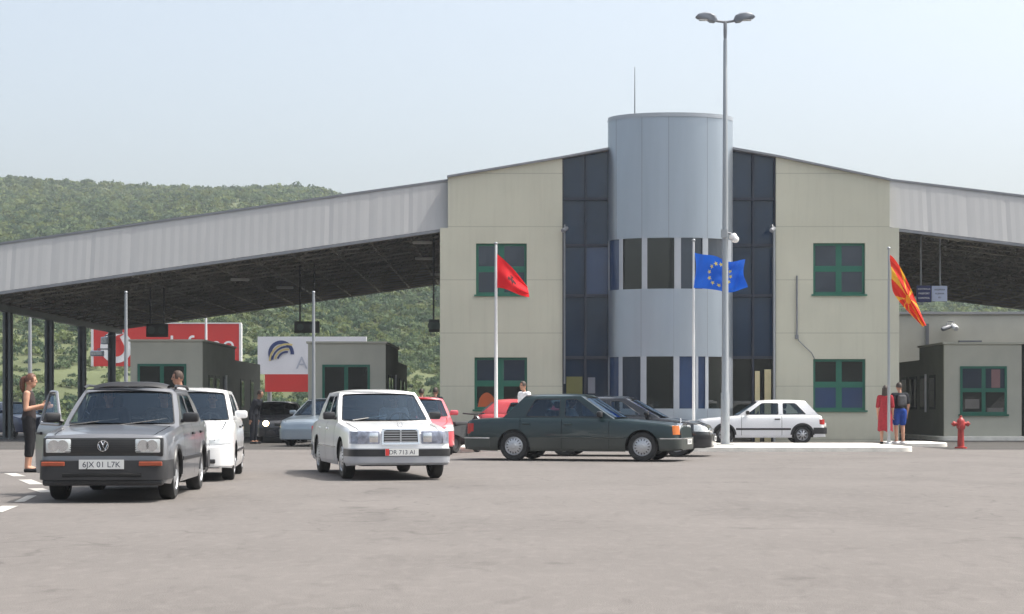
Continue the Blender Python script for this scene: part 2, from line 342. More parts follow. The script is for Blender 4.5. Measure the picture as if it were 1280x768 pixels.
def leaf_mat(name):
    m = bpy.data.materials.new(name); m.use_nodes = True; nt = m.node_tree; p = nt.nodes['Principled BSDF']
    a = nt.nodes.new('ShaderNodeAttribute'); a.attribute_name = 'tint'
    nt.links.new(a.outputs['Color'], p.inputs['Base Color']); p.inputs['Roughness'].default_value = .8; p.inputs['Specular IOR Level'].default_value = .15
    tl = nt.nodes.new('ShaderNodeBsdfTranslucent'); mx = nt.nodes.new('ShaderNodeMixShader'); mx.inputs[0].default_value = .45
    nt.links.new(a.outputs['Color'], tl.inputs[0]); nt.links.new(p.outputs[0], mx.inputs[1]); nt.links.new(tl.outputs[0], mx.inputs[2]); nt.links.new(mx.outputs[0], nt.nodes['Material Output'].inputs[0])
    return m
def scatter_shrubs(name, cx, cy, cz, rad, hgt, tint, nleaf, lsc=1.0):
    N = len(cx); tot = N * nleaf
    d = rng.normal(size=(tot, 3)); d /= np.linalg.norm(d, axis=1)[:, None]; d[:, 2] = np.abs(d[:, 2]) * 1.0 - .12
    rr = (.55 + .45 * rng.random(tot) ** .5) * (.8 + .4 * rng.random(tot))
    rad_ = np.repeat(rad, nleaf); h_ = np.repeat(hgt, nleaf)
    c = np.stack([np.repeat(cx, nleaf) + d[:, 0] * rr * rad_, np.repeat(cy, nleaf) + d[:, 1] * rr * rad_, np.repeat(cz, nleaf) + h_ * (.35 + .65 * d[:, 2] * rr)], -1)
    nrm = d + rng.normal(size=(tot, 3)) * .55; nrm /= np.linalg.norm(nrm, axis=1)[:, None]
    up = rng.normal(size=(tot, 3)); a = np.cross(nrm, up); a /= np.linalg.norm(a, axis=1)[:, None]; b = np.cross(nrm, a)
    s = (lsc * rad_ * (.10 + .13 * rng.random(tot)))[:, None]
    V = np.stack([c - a * s - b * s * .7, c + a * s - b * s * .6, c + a * s * .7 + b * s, c - a * s * .8 + b * s * .8], 1).reshape(-1, 3)
    me = bpy.data.meshes.new(name); me.vertices.add(tot * 4); me.vertices.foreach_set('co', V.ravel())
    me.loops.add(tot * 4); me.loops.foreach_set('vertex_index', np.arange(tot * 4, dtype=np.int32))
    me.polygons.add(tot); me.polygons.foreach_set('loop_start', np.arange(0, tot * 4, 4, dtype=np.int32)); me.update(calc_edges=True)
    at = me.attributes.new('tint', 'FLOAT_COLOR', 'FACE')
    tc = np.repeat(tint, nleaf, 0) * (.85 + .3 * rng.random((tot, 1)))
    at.data.foreach_set('color', np.concatenate([tc, np.ones((tot, 1))], 1).astype(np.float32).ravel())
    me.materials.append(leaf_mat(name + '_leaf')); o = bpy.data.objects.new(name, me); COL.objects.link(o); return o
N = 36000
Y = 106 + (RIDGE + 14 - 106) * rng.random(N) ** .85
pxr = -160 + 1600 * rng.random(N)
keep = (pxr < 720) | (pxr > 1090); Y = Y[keep]; pxr = pxr[keep]
X = (pxr - 640) * Y / F
cl = np.sin(X * .11 + 2 * np.sin(Y * .05)) + np.sin(Y * .083 + 1.7 * np.sin(X * .06)) + .9 * rng.normal(size=len(X))
k2 = (cl > -1.75); X, Y, cl = X[k2], Y[k2], cl[k2]
n = len(X); rad = (.75 + 1.0 * rng.random(n) ** 2.4) * np.clip(Y / 260, .55, 1); hg = rad * (.9 + .6 * rng.random(n))
tint = np.array([.060, .088, .050]) + (rng.random((n, 1)) - .4) * np.array([[.05, .055, .022]])
yel = rng.random(n) < .38; tint[yel] = np.array([.092, .115, .050]) * (.8 + .4 * rng.random((yel.sum(), 1)))
dk = rng.random(n) < .16; tint[dk] = np.array([.046, .072, .046])
hzv = np.where(Y < FOOT + 3, 0.0, hill_z(X, Y)) - .25; tint = np.clip(tint * 1.45, .01, .35)
for nm, sel, nl in (('woodland', Y >= 230, 36), ('shrubs', Y < 230, 80)):
    q = np.clip(np.sqrt(60 / nl), .5, 1.1)
    struct(scatter_shrubs(nm, X[sel], Y[sel], hzv[sel], rad[sel], hg[sel], tint[sel], nl, q), 'stuff')

# ------------------------------------------------------------------ haze
hz = MB(); hz.box(-520, 520, -60, 800, -1.0, 95.0)
M_['haze'] = bpy.data.materials.new('haze_air'); M_['haze'].use_nodes = True
nt = M_['haze'].node_tree; nt.nodes.remove(nt.nodes['Principled BSDF'])
pv = nt.nodes.new('ShaderNodeVolumePrincipled'); pv.inputs['Density'].default_value = 0.00040; pv.inputs['Color'].default_value = (.86, .91, .98, 1); pv.inputs['Anisotropy'].default_value = .2
nt.links.new(pv.outputs[0], nt.nodes['Material Output'].inputs['Volume'])
ho = hz.build('haze', M_['haze']); struct(ho, 'stuff')

# ------------------------------------------------------------------ terminal building
T = thing('terminal_building', 'two storey cream border terminal with a rounded metal tower at its centre', 'building', (0, FY, 0))
DEP = 21.0
def tess(outer, holes=()):
    """triangulate 2d polygon with holes -> (points, tris)"""
    loops = [[Vector((p[0], p[1], 0)) for p in outer]] + [[Vector((p[0], p[1], 0)) for p in h] for h in holes]
    pts = [p for l in loops for p in l]
    return [(p.x, p.y) for p in pts], tessellate_polygon(loops)
def wall_poly(pts, mi_name='wall', y0=0.0, y1=.35, name='wall', parent=None, holes=()):
    m = MB(); hs_ = [[(fx(a), fz(d)), (fx(b), fz(d)), (fx(b), fz(c)), (fx(a), fz(c))] for a, b, c, d in holes]
    p2, tr = tess(pts, hs_)
    m.add([(x, y0, z) for x, z in p2], tr); m.add([(x, y1, z) for x, z in p2], tr)
    for l in [pts] + hs_: m.loft([[(x, y, z) for x, z in l] for y in (y0, y1)], True)
    return m.build(name, M_[mi_name], parent or T)
WIN_L = ((595, 658.5, 304.5, 368.5), (593, 659, 447, 512)); WIN_R = ((1016.5, 1081.5, 304, 368), (1016.5, 1082, 449, 513))
ZB = fz(285)
wl_ = wall_poly([(fx(550), 0), (fx(703), 0), (fx(703), fz(198)), (fx(560), fz(222)), (fx(560), ZB), (fx(550), ZB)], holes=WIN_L)
wr_ = wall_poly([(fx(970), 0), (fx(1124), 0), (fx(1124), ZB), (fx(1112), ZB), (fx(1112), fz(226)), (fx(970), fz(196.5))], holes=WIN_R)
m = MB(); m.box(fx(550), fx(550) + .3, .35, DEP, 0, ZB); m.box(fx(560), fx(560) + .3, .35, DEP, ZB, fz(223)); m.build('side_wall', M_['wall'], T)
m = MB(); m.box(fx(1124) - .3, fx(1124), .35, DEP, 0, ZB); m.box(fx(1112) - .3, fx(1112), .35, DEP, ZB, fz(227)); m.build('side_wall', M_['wall'], T)
m = MB(); m.box(fx(550), fx(1124), DEP, DEP + .3, 0, ZB); m.build('rear_wall', M_['wall'], T)
APX, APZ = fx(836), fz(174)
m = MB()
m.prism([(fx(559), fz(222.5)), (fx(703), fz(198.3)), (APX, APZ), (fx(972), fz(197)), (fx(1113), fz(226.5)), (fx(1113), fz(224)), (fx(972), fz(194.5)), (APX, APZ + .09), (fx(703), fz(195.8)), (fx(559), fz(220))], 'y', -.12, DEP + .4)
m.build('roof', M_['trim'], T)
# curtain walls
for (a, b, c, ta, tb) in ((703, 732, 764, 198.3, 187.5), (914, 942, 970, 187, 196.6)):
    gl = MB(); fr = MB()
    rows = [555, 447, 369.5, 306.5, 248.5]
    for (xa, xb) in ((a, b), (b, c)):
        tops = [np.interp(x, (a, c), (ta, tb)) for x in (xa, xb)]
        ed = [(r_, r_) for r_ in rows] + [tuple(tops)]
        for i in range(5):
            t1, t2, t3, t4 = (random.uniform(-.012, .012) for _ in range(4))
            zb0 = max(0, fz(ed[i][0])); 
            gl.add([(fx(xa), .22 + t1, zb0), (fx(xb), .22 + t2, zb0), (fx(xb), .22 + t3, fz(ed[i + 1][1])), (fx(xa), .22 + t4, fz(ed[i + 1][0]))], [(0, 1, 2, 3)], 1 if (i == 0 and a > 800) else (2 if (i in (2,) and xa == 732) else 0))
    for x in (a + .9, b, c - .9):
        zt = fz(np.interp(x, (a, c), (ta, tb))) - .03
        fr.box(fx(x) - .035, fx(x) + .035, .10, .2, 0, zt)
    for r_ in rows[1:]: fr.box(fx(a) + .06, fx(c) - .06, .115, .19, fz(r_) - .05, fz(r_) + .05)
    go = gl.build('curtain_glass', [M_['curtain'], M_['pane_dark'], M_['pane_blue']], T)
    fr.build('mullion_grid', M_['mull'], go)
for a_, b_ in ((552, 702), (972, 1122)):
    m = MB(); m.box(fx(a_), fx(b_), .36, .4, 0, fz(300)); m.build('inner_wall', M_['seam'], T)
m = MB(); m.box(fx(704), fx(969), .5, .6, 0, fz(196)); m.build('inner_wall', M_['seam'], T)

# tower: shallow bowed drum
TCX = fx(838); THW = fx(916) - TCX; TD = 1.2
def tow(x, k=1.0):
    u = max(-1, min(1, (x - TCX) / THW)); return -TD * k * (1 - abs(u) ** 2.05) ** (1 / 2.05)
def tower_xs(seams):
    out = [TCX - THW * math.cos(math.pi * i / 60) for i in range(61)]
    for s in seams: out += [fx(s) - .008, fx(s) + .008]
    return sorted(set(out))
def drum(z0, z1, seams, name, mname='alu', k=1.0, extra=0.0):
    xs_ = tower_xs(seams); m = MB(); pts0 = [(x, tow(x, k) + .05 + extra, z0) for x in xs_]; pts1 = [(x, tow(x, k) + .05 + extra, z1) for x in xs_]
    n = len(xs_); v = pts0 + pts1
    for i in range(n - 1):
        w = xs_[i + 1] - xs_[i]; sm = any(abs((xs_[i] + xs_[i + 1]) / 2 - fx(s)) < .004 and w < .03 for s in seams)
        m.add([v[i], v[i + 1], v[n + i + 1], v[n + i]], [(0, 1, 2, 3)], 1 if sm else 0)
    # soffit and lid back to the wall
    m.add(pts0 + [(xs_[-1], .6, z0), (xs_[0], .6, z0)], [tuple(range(n + 2))]); m.add(pts1 + [(xs_[-1], .6, z1), (xs_[0], .6, z1)], [tuple(range(n + 2))])
    bm = bmesh.new()
    o = m.build(name, [M_[mname], M_['seam']], T)
    me = o.data; b = bmesh.new(); b.from_mesh(me); bmesh.ops.remove_doubles(b, verts=b.verts[:], dist=.0005); bmesh.ops.recalc_face_normals(b, faces=b.faces[:]); b.to_mesh(me); b.free()
    me.polygons.foreach_set('use_smooth', [True] * len(me.polygons)); me.set_sharp_from_angle(angle=R(35)); return o
SEAMS = (769, 799.5, 832, 880, 904)
up = drum(fz(301.5), fz(149.5), SEAMS, 'tower_cladding')
drum(fz(447), fz(364), (798.5, 838, 864, 880), 'tower_cladding')
drum(0, fz(511), (798.5, 838, 880), 'tower_cladding')
m = MB(); m.box(fx(782), fx(900), .55, 1.9, fz(200), fz(151)); m.build('tower_core', M_['alu'], T)
m = MB(); xs_ = tower_xs(()); 
m.loft([[(x, tow(x) + .05 - .03, fz(149.5) + dz) for x in xs_] for dz in (-.10, .035)] , False); m.build('tower_coping', M_['alu_frame'], up, smooth=40)
def tower_windows(z0, z1, panes):
    g0 = MB(); edges = [p for ab in panes for p in ab[:2]]
    for a, b, mi in panes:
        q = [fx(a) + (fx(b) - fx(a)) * i / 4 for i in range(5)]
        for i in range(4): g0.add([(q[i], tow(q[i]) + .13, z0), (q[i + 1], tow(q[i + 1]) + .13, z0), (q[i + 1], tow(q[i + 1]) + .13, z1), (q[i], tow(q[i]) + .13, z1)], [(0, 1, 2, 3)], mi)
    go = g0.build('tower_window', [M_['pane'], M_['pane_dark'], M_['pane_blue']], T, smooth=20)
    fr = MB(); gaps = [(760.2, panes[0][0])] + [(panes[i][1], panes[i + 1][0]) for i in range(len(panes) - 1)] + [(panes[-1][1], 915.8)]
    for a, b in gaps:
        q = [fx(a) + (fx(b) - fx(a)) * i / 3 for i in range(4)]
        for yy in (.055,):
            fr.loft([[(x, tow(x) + yy, z) for x in q] for z in (z0, z1)], False)
        for e in (0, 3): fr.add([(q[e], tow(q[e]) + .055, z0), (q[e], tow(q[e]) + .2, z0), (q[e], tow(q[e]) + .2, z1), (q[e], tow(q[e]) + .055, z1)], [(0, 1, 2, 3)])
    fr.build('window_mullion', M_['pale_frame'], go)
tower_windows(fz(364), fz(301.5), ((761.5, 772.5, 2), (777, 799.5, 1), (806, 839, 1), (847, 874, 0), (881, 905, 0)))
tower_windows(fz(511), fz(447), ((761.5, 772, 2), (776.5, 798, 0), (805, 838, 1), (845, 865, 2), (868.5, 877.5, 2), (881.5, 904, 1)))

def window(x0, x1, y0, y1, cols=2, split=.5, lower='pane', upper='pane', parent=None, Yl=0.0, conv=(fx, fz), fmat='green', name='window', bar=.10):
    X0, X1, Z1, Z0 = conv[0](x0), conv[0](x1), conv[1](y0), conv[1](y1); b = .085
    f = MB(); yo, yi = Yl - .03, Yl - .002
    zm = Z0 + (Z1 - Z0) * (1 - split)
    f.box(X0, X0 + b, yo, yi, Z0, Z1); f.box(X1 - b, X1, yo, yi, Z0, Z1)
    f.box(X0 + b, X1 - b, yo + .002, yi, Z1 - b, Z1); f.box(X0 + b, X1 - b, yo + .002, yi, Z0, Z0 + b)
    if split: f.box(X0 + b, X1 - b, yo + .004, yi, zm - bar, zm + bar)
    for c in range(1, cols):
        xm = X0 + (X1 - X0) * c / cols; f.box(xm - bar, xm + bar, yo + .006, yi, Z0 + b, Z1 - b)
    f.box(X0 - .06, X1 + .06, (-.06 if Yl else yo - .05), -.002 if Yl else yi, Z0 - .06, Z0 - .002)
    fo = f.build(name, M_[fmat], parent or T)
    g0 = MB(); y = Yl - .012
    for c in range(cols):
        xa = X0 + (X1 - X0) * c / cols; xb = X0 + (X1 - X0) * (c + 1) / cols
        for (za, zb_, mi) in ((Z0, zm, 0), (zm, Z1, 1)):
            t = [random.uniform(-.004, .004) for _ in range(2)]
            g0.add([(xa, y + t[0], za), (xb, y + t[1], za), (xb, y + t[0], zb_), (xa, y + t[1], zb_)], [(0, 1, 2, 3)], mi)
    g0.build('pane', [M_[lower], M_[upper]], fo)
    return fo
window(*WIN_L[0], lower='pane', upper='pane', Yl=.13)
wnd = window(*WIN_L[1], lower='pane_dark', upper='pane', Yl=.13)
window(*WIN_R[0], lower='pane', upper='pane', Yl=.13)
window(*WIN_R[1], lower='pane_blue', upper='pane_dark', Yl=.13)
m = MB(); m.prism([(fx(597) + 0.62 * i / 10, fz(510) + .40 * math.sin(math.pi * i / 10) ** .6 + .12 * (0 < i < 10)) for i in range(11)], 'y', .105, .112)
m.build('orange_half_disc', mat('orange_half_disc', (.42, .085, .02), .5), wnd)  # flat orange half disc set in the lower left window
m = MB(); m.box(fx(708), fx(728), .04, .06, fz(496), fz(471)); m.box(fx(735), fx(744), .04, .06, fz(492), fz(472), 1)
m.build('window_notice', [mat('yellow_notice', (.12, .12, .035), .6), mat('pale_notice', (.16, .17, .20), .6)], T)
m = MB(); m.box(fx(944), fx(950), .04, .1, 0, fz(464)); m.box(fx(956), fx(964), .04, .1, 0, fz(462)); m.build('door_frame_reflection', mat('cream_reflection', (.50, .44, .26), .5), T)  # cream strips painting a door frame's reflection on the right glazing
# downpipes, lamp brackets, cable
m = MB(); m.tube([(fx(967), -.12, 0), (fx(967), -.12, fz(287))], .045); m.build('downpipe', M_['galv'], T, smooth=40)
m = MB(); m.tube([(fx(705.5), -.08, fz(480)), (fx(705.5), -.08, fz(290))], .03); m.build('downpipe', M_['grey_plastic'], T, smooth=40)
m = MB(); m.tube([(fx(996), -.04, fz(420)), (fx(996), -.04, fz(345))], .03); m.tube([(fx(996), -.04, fz(418)), (fx(998), -.05, fz(426)), (fx(1006), -.05, fz(434)), (fx(1014), -.05, fz(441)), (fx(1018), -.04, fz(449))], .016)
m.box(fx(995) - .03, fx(995) + .07, -.10, -.01, fz(424), fz(419)); m.build('cable_conduit', M_['grey_plastic'], T, smooth=40)
def cctv(x, y, Y, mname='white_plastic', rz=0, label='', s=1.0, anchor=.35):
    t = thing('security_camera', label, 'security camera', (PX(x, Y), Y, PZ(y, Y)), rz)
    m = MB(); m.lathe([(.001, -.2), (.06, -.19), (.075, -.15), (.075, .12), (.055, .16), (.05, .2), (.001, .2)], 16, 0, Matrix.Diagonal((s, s, s, 1)) @ Matrix.Rotation(R(-70), 4, 'X') @ Matrix.Rotation(R(25), 4, 'Y'))
    m.build('housing', M_[mname], t, smooth=40)
    m = MB(); m.tube([(0, 0, .05 * s), (0, .08, .16 * s), (0, anchor, .16 * s)], .022, 8); m.build('bracket', M_['grey_plastic'], t, smooth=40)
    return t
cctv(706, 287, FY - .3, 'grey_plastic', label='small grey camera at the left edge of the dark glazing', anchor=.28)
cctv(966, 287, FY - .45, 'grey_plastic', label='small grey camera on top of the thin pipe beside the right glazing', anchor=.4)
t = thing('lightning_rod', 'thin lightning rod standing on the roof of the metal tower', 'lightning rod', (PX(793.5, 56.6), 56.6, fz(149.5)))
m = MB(); m.tube([(0, 0, 0), (0, 0, PZ(84, 56.6) - fz(149.5))], [.03, .012], 6); m.build('rod', M_['galv'], t, smooth=60)
m = MB(); m.lathe([(.12, 0), (.12, .04), (.04, .1)], 12); m.build('base', M_['galv'], t, smooth=40)

# ------------------------------------------------------------------ canopies
def canopy(side, xa, xb, slope, zfa, label, ncolY, wallx):
    """xa: end at the building, xb: outer end; zfa: underside height at xa"""
    t = thing('canopy', label, 'canopy', (0, FY, 0)); sgn = 1 if xb > xa else -1
    zu = lambda x: zfa - slope * abs(x - xa)
    fh = 60.5 * FY / F
    y0, y1 = .18, 57 / .709 - 57
    # ribbed fascia leaning back
    m = MB(); n = int(abs(xb - xa) / .15); 
    for yb, mi in ((y0, 0),):
        lo = []; hi = []
        for i in range(n + 1):
            x = xa + (xb - xa) * i / n; rb = .004 if i % 2 else 0.0
            if i % 9 == 0 and random.random() < .7: rb = .012
            lo.append((x, yb + rb, zu(x))); hi.append((x, yb + rb + .33, zu(x) + fh))
        m.loft([lo, hi], False, 0)
    m.build('fascia', M_['fascia'], t)
    m = MB()
    for z_, hh, yy in ((fh, .07, y0 + .30), (-.10, .09, y0 - .01)):
        m.add([(xa, yy, zu(xa) + z_), (xb, yy, zu(xb) + z_), (xb, yy, zu(xb) + z_ + hh), (xa, yy, zu(xa) + z_ + hh), (xa, yy + .12, zu(xa) + z_), (xb, yy + .12, zu(xb) + z_), (xb, yy + .12, zu(xb) + z_ + hh), (xa, yy + .12, zu(xa) + z_ + hh)],
              [(0, 1, 2, 3), (4, 7, 6, 5), (0, 4, 5, 1), (3, 2, 6, 7), (0, 3, 7, 4), (1, 5, 6, 2)])
    m.build('fascia_trim', M_['trim'], t)
    # roof sheet, back fascia and outer end
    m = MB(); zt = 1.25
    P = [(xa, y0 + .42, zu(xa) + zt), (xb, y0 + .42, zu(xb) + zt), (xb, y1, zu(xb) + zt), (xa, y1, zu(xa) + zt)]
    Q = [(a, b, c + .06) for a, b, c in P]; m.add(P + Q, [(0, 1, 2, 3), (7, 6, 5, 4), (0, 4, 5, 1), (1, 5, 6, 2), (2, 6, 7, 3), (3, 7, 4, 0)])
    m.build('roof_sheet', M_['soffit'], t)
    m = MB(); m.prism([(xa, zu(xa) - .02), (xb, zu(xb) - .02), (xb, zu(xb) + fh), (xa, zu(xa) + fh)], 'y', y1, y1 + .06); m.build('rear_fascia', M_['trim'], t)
    m = MB(); m.prism([(y0, zu(xb)), (y1, zu(xb)), (y1, zu(xb) + fh), (y0 + .33, zu(xb) + fh)], 'x', xb, xb + sgn * .05); m.build('end_fascia', M_['fascia'], t)
    # space frame: double grid with diagonals
    m = MB(); nu = max(4, int(abs(xb - xa) / 1.3)); nv = int((y1 - y0) / 1.3)
    low = lambda i, j: Vector((xa + (xb - xa) * i / nu, y0 + .1 + (y1 - y0 - .2) * j / nv, zu(xa + (xb - xa) * i / nu) + .05))
    upn = lambda i, j: Vector((xa + (xb - xa) * (i + .5) / nu, y0 + .1 + (y1 - y0 - .2) * (j + .5) / nv, zu(xa + (xb - xa) * (i + .5) / nu) + 1.05))
    bar = lambda a, b, r: m.tube([a, b], r, 5, 0, False)
    for i in range(nu + 1):
        for j in range(nv + 1):
            if i < nu: bar(low(i, j), low(i + 1, j), .036)
            if j < nv: bar(low(i, j), low(i, j + 1), .036)
            m.ball(low(i, j), .085, .085, .085, 4)
            if i < nu and j < nv:
                u_ = upn(i, j)
                for a, b in ((0, 0), (1, 0), (0, 1), (1, 1)): bar(u_, low(i + a, j + b), .03)
                if i < nu - 1: bar(u_, upn(i + 1, j), .034)
                if j < nv - 1: bar(u_, upn(i, j + 1), .034)
    m.build('space_frame', M_['truss'], t)
    # perimeter beams
    m = MB(); zb_ = zu(xb)
    m.box(xb - .12, xb + .12, y0 + .1, y1 - .02, zb_ - .22, zb_ + .02); m.build('edge_beam', M_['col'], t)
    for y in ncolY:
        c = MB(); c.box(-.17, .17, -.05, .05, 0, zb_ - .222); c.box(-.05, .05, -.16, .16, 0, zb_ - .223)
        c.box(-.15, .15, -.16, -.145, 0, zb_ - .224); c.box(-.15, .15, .145, .16, 0, zb_ - .224)
        c.box(-.24, .24, -.24, .24, 0.001, .05)
        c.build('column', M_['col'], t, loc=(xb, y - FY, 0))
    return t, zu
colY = (57.15, 62.5, 68.1, 73.3, 78.75)
XE = -691 * FY / F
canL, zuL = canopy('L', fx(560), XE, .1415, fz(284.5), 'long grey sloping canopy left of the terminal on dark steel columns', colY, 550)
canR, zuR = canopy('R', fx(1112), fx(838) + (fx(838) - XE), .122, fz(283.5), 'pale sloping canopy right of the terminal, running out of view', colY, 1124)

# ceiling lights hung from the space frame are part of the canopy
M_['tube'] = mat('white_lamp_cover', (.55, .55, .52), .4)
for (x, y, zf, par, zu_) in ((300, 322, 64, canL, zuL), (356, 352, 70, canL, zuL), (528, 302, 60, canL, zuL), (530, 320, 66, canL, zuL), (548, 340, 74, canL, zuL)):
    Yc = zf; X_ = PX(x, Yc)
    if X_ > fx(562): X_ = fx(562)
    m = MB(); m.rbox(X_ - .35, X_ + .35, Yc - FY - .1, Yc - FY + .1, zu_(X_) - .12, zu_(X_) - .02, .03); m.build('ceiling_lamp', M_['tube'], par, smooth=40)

FG = 'pale floodlights on the rear canopy column'
for (x, y, w, h, lb) in ((121.5, 442, .62, .26, 'pale box floodlight low on the rear canopy column'), (131, 426, .34, .34, 'small pale floodlight high on the rear canopy column')):
    Yf = 78.4; t = thing('floodlight', lb, 'floodlight', (PX(x, Yf), Yf, PZ(y, Yf)), 0, FG); dx = XE + .17 - PX(x, Yf)
    m = MB(); m.rbox(-w / 2, w / 2, -.14, .14, -h / 2, h / 2, .05); m.build('housing', mat('pale_housing', (.50, .56, .66), .4), t, smooth=40)
    m = MB(); m.box(-w / 2 + .05, w / 2 - .05, -.16, -.141, -h / 2 + .05, h / 2 - .05); m.build('lens', M_['lamp'], t)
    m = MB(); m.tube([(0, 0, h / 2 - .03), (0, .1, h / 2 + .08), (dx, .25, h / 2 + .08)], .03, 6); m.build('bracket', M_['grey_plastic'], t, smooth=60)
# ------------------------------------------------------------------ booths
def booth(xc, wpx, top, depth, label, win, Yb=59.5, side=1, stepz=.45, papers=False):
    s = Yb / F; w = wpx * s; h = PZ(top, Yb); t = thing('control_booth', label, 'booth', (PX(xc, Yb), Yb, 0))
    b0 = .15
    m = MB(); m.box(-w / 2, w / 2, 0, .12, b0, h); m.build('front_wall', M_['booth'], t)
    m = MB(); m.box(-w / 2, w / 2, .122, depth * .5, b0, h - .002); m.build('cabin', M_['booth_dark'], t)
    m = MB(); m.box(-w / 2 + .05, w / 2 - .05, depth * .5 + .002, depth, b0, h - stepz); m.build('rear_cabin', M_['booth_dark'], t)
    m = MB(); m.box(-w / 2 - .06, w / 2 + .06, -.06, depth * .5 + .05, h + .001, h + .07); m.build('roof', M_['booth'], t)
    X0 = lambda x: PX(x, Yb) - PX(xc, Yb)
    wo = window(win[0], win[1], win[2], win[3], 2, .5 if papers else 0.0, 'pane_dark', 'pane', t, 0.0, (X0, lambda y: PZ(y, Yb)), bar=.07)
    if papers:
        for a_, b_, c_, d_, q_ in ((1239, 1250, 485, 462, (.22, .12, .12)), (1206, 1224, 511, 499, (.14, .13, .12)), (1234, 1254, 515, 510, (.15, .14, .13))):
            m = MB(); m.box(X0(a_), X0(b_), -.022, -.016, PZ(c_, Yb), PZ(d_, Yb)); m.build('paper_notice', mat('notice_paper', q_, .7), wo)
    sg = side
    for y_ in (1.2, 2.6, 4.2, depth * .62, depth * .8):
        for sgn in (1, -1):
            m = MB(); xw = sgn * (w / 2 + .001 - (.05 if y_ > depth * .5 else 0)); 
            a, b_ = sorted((xw, xw + sgn * .025)); m.box(a, b_, y_, y_ + .85, 1.1, 2.35); fo = m.build('side_window', M_['black'], t)
            m = MB(); a, b_ = sorted((xw + sgn * .026, xw + sgn * .03)); m.box(a, b_, y_ + .08, y_ + .77, 1.2, 2.25); m.build('pane', M_['pane'], fo)
    m = MB(); yy = depth * .33; a, b_ = sorted((sg * (w / 2 + .031), sg * (w / 2 + .09))); m.box(a, b_, yy, yy + .07, 1.0, 2.4); m.build('door_jamb', M_['white_plastic'], t)
    return t
booth(208, 90, 427, 14.0, 'grey green booth behind the dark grey sedan and the white car', (172, 233, 455, 512), side=1)
booth(433.5, 97, 429.5, 13.0, 'grey green booth behind the white sedan, a white and red billboard on its left', (403, 462.5, 456, 512), side=1)
booth(1228.5, 97, 430.5, 7.2, 'grey booth on the right behind the red hydrant, notices in its window', (1200, 1258.5, 458, 518), side=-1, papers=True)
booth(1330, 97, 430.5, 7.2, 'partly cut off booth at the right edge of the picture', (1302, 1360, 458, 518), side=1)
# annex with two cameras, behind the right booth
AY = 85.0
M_['annex'] = mat('annex_render', (.56, .55, .47), .7, 0, .06, 1.0)
t = thing('annex_building', 'low cream one storey annex behind the right booth', 'building', (0, AY, 0))
m = MB(); m.box(PX(1100, AY), PX(1500, AY), 0, 9, 0, PZ(393, AY)); m.build('wall', M_['annex'], t)
m = MB(); m.box(PX(1100, AY) - .1, PX(1500, AY) + .1, -.12, 9.1, PZ(393, AY) + .002, PZ(390, AY)); m.build('roof_edge', M_['fascia'], t)
m = MB(); m.box(PX(1198, AY), PX(1226, AY), -.2, 0, PZ(430, AY), PZ(426, AY)); m.build('wall_light', M_['grey_plastic'], t)
m = MB(); m.box(PX(1157, AY), PX(1160.5, AY), -.12, -.005, 0, PZ(405, AY)); m.build('downpipe', M_['trim'], t)
cctv(1183, 410, AY - .5, 'grey_plastic', R(-40), 'dark camera on the annex wall, left of the white one', 1.5, .45)
cctv(1193, 409, AY - .5, 'white_plastic', R(30), 'white camera on the annex wall above the right booth', 1.8, .45)

# ------------------------------------------------------------------ hanging boxes and signs under the canopies
def hanging(name, label, cat, x0, x1, y0, y1, Y, mats, rods, ztop, group=None, th=.16):
    t = thing(name, label, cat, (PX((x0 + x1) / 2, Y), Y, PZ(y1, Y)), 0, group); w = (x1 - x0) * Y / F; h = (y1 - y0) * Y / F
    m = MB(); m.rbox(-w / 2, w / 2, -th / 2, th / 2, 0, h, .02); m.build('panel', mats, t, smooth=40)
    for r_ in rods:
        c = MB(); xr_ = PX(r_, Y) - PX((x0 + x1) / 2, Y); c.tube([(xr_, 0, h), (xr_, 0, ztop - PZ(y1, Y))], .035, 6); c.build('hanger', M_['galv'] if Y < 60 else M_['black'], t, smooth=60)
    return t, w, h
M_['sig_face'] = mat('dark_lens', (.03, .05, .04), .3)
SG = 'dark lane signals hung under the left canopy'
def signal(x0, x1, y0, y1, Y, rods, label):
    t, w, h = hanging('lane_signal', label, 'lane signal', x0, x1, y0, y1, Y, mat('signal_case', (.022, .026, .022), .5), rods, zuL(PX((x0 + x1) / 2, Y)) + .1, SG)
    for k in (-.25, .25):
        m = MB(); m.lathe([(.001, 0), (h * .26, 0), (h * .3, .04)], 16, 0, Matrix.Translation((w * k, -.085, h / 2)) @ Matrix.Rotation(R(90), 4, 'X')); m.build('lens', M_['sig_face'], t, smooth=40)
signal(368, 399.5, 402, 416.5, 63, (375, 393), 'dark lane signal hanging above the white and red billboard')
signal(536, 549.5, 399.5, 415.5, 60, (542,), 'small dark lane signal hanging on one rod beside the terminal wall')
signal(183, 210, 405, 421.5, 64, (188, 205), 'dark lane signal hanging in front of the red billboard')
t, w, h = hanging('hanging_sign', 'small navy blue sign hung on a rod under the right canopy', 'sign', 1145.5, 1164, 357, 378, 59.2, M_['navy'], (1151,), zuR(PX(1151, 59.2)) + .1, th=.06)
for k, (tx, sz) in enumerate((('KONTROLLA', .075), ('PASSPORT', .085), ('CONTROL', .085))):
    text_mesh(tx, sz, 'lettering', M_['white_ink'], t, Matrix.Translation((0, -.034, h * (.74 - .27 * k))) @ FACE)
t, w, h = hanging('hanging_sign', 'small pale blue sign hung on a rod beside the navy sign', 'sign', 1164.6, 1184, 357.5, 377, 59.2, M_['pale_sign'], (1175,), zuR(PX(1175, 59.2)) + .1, th=.06)
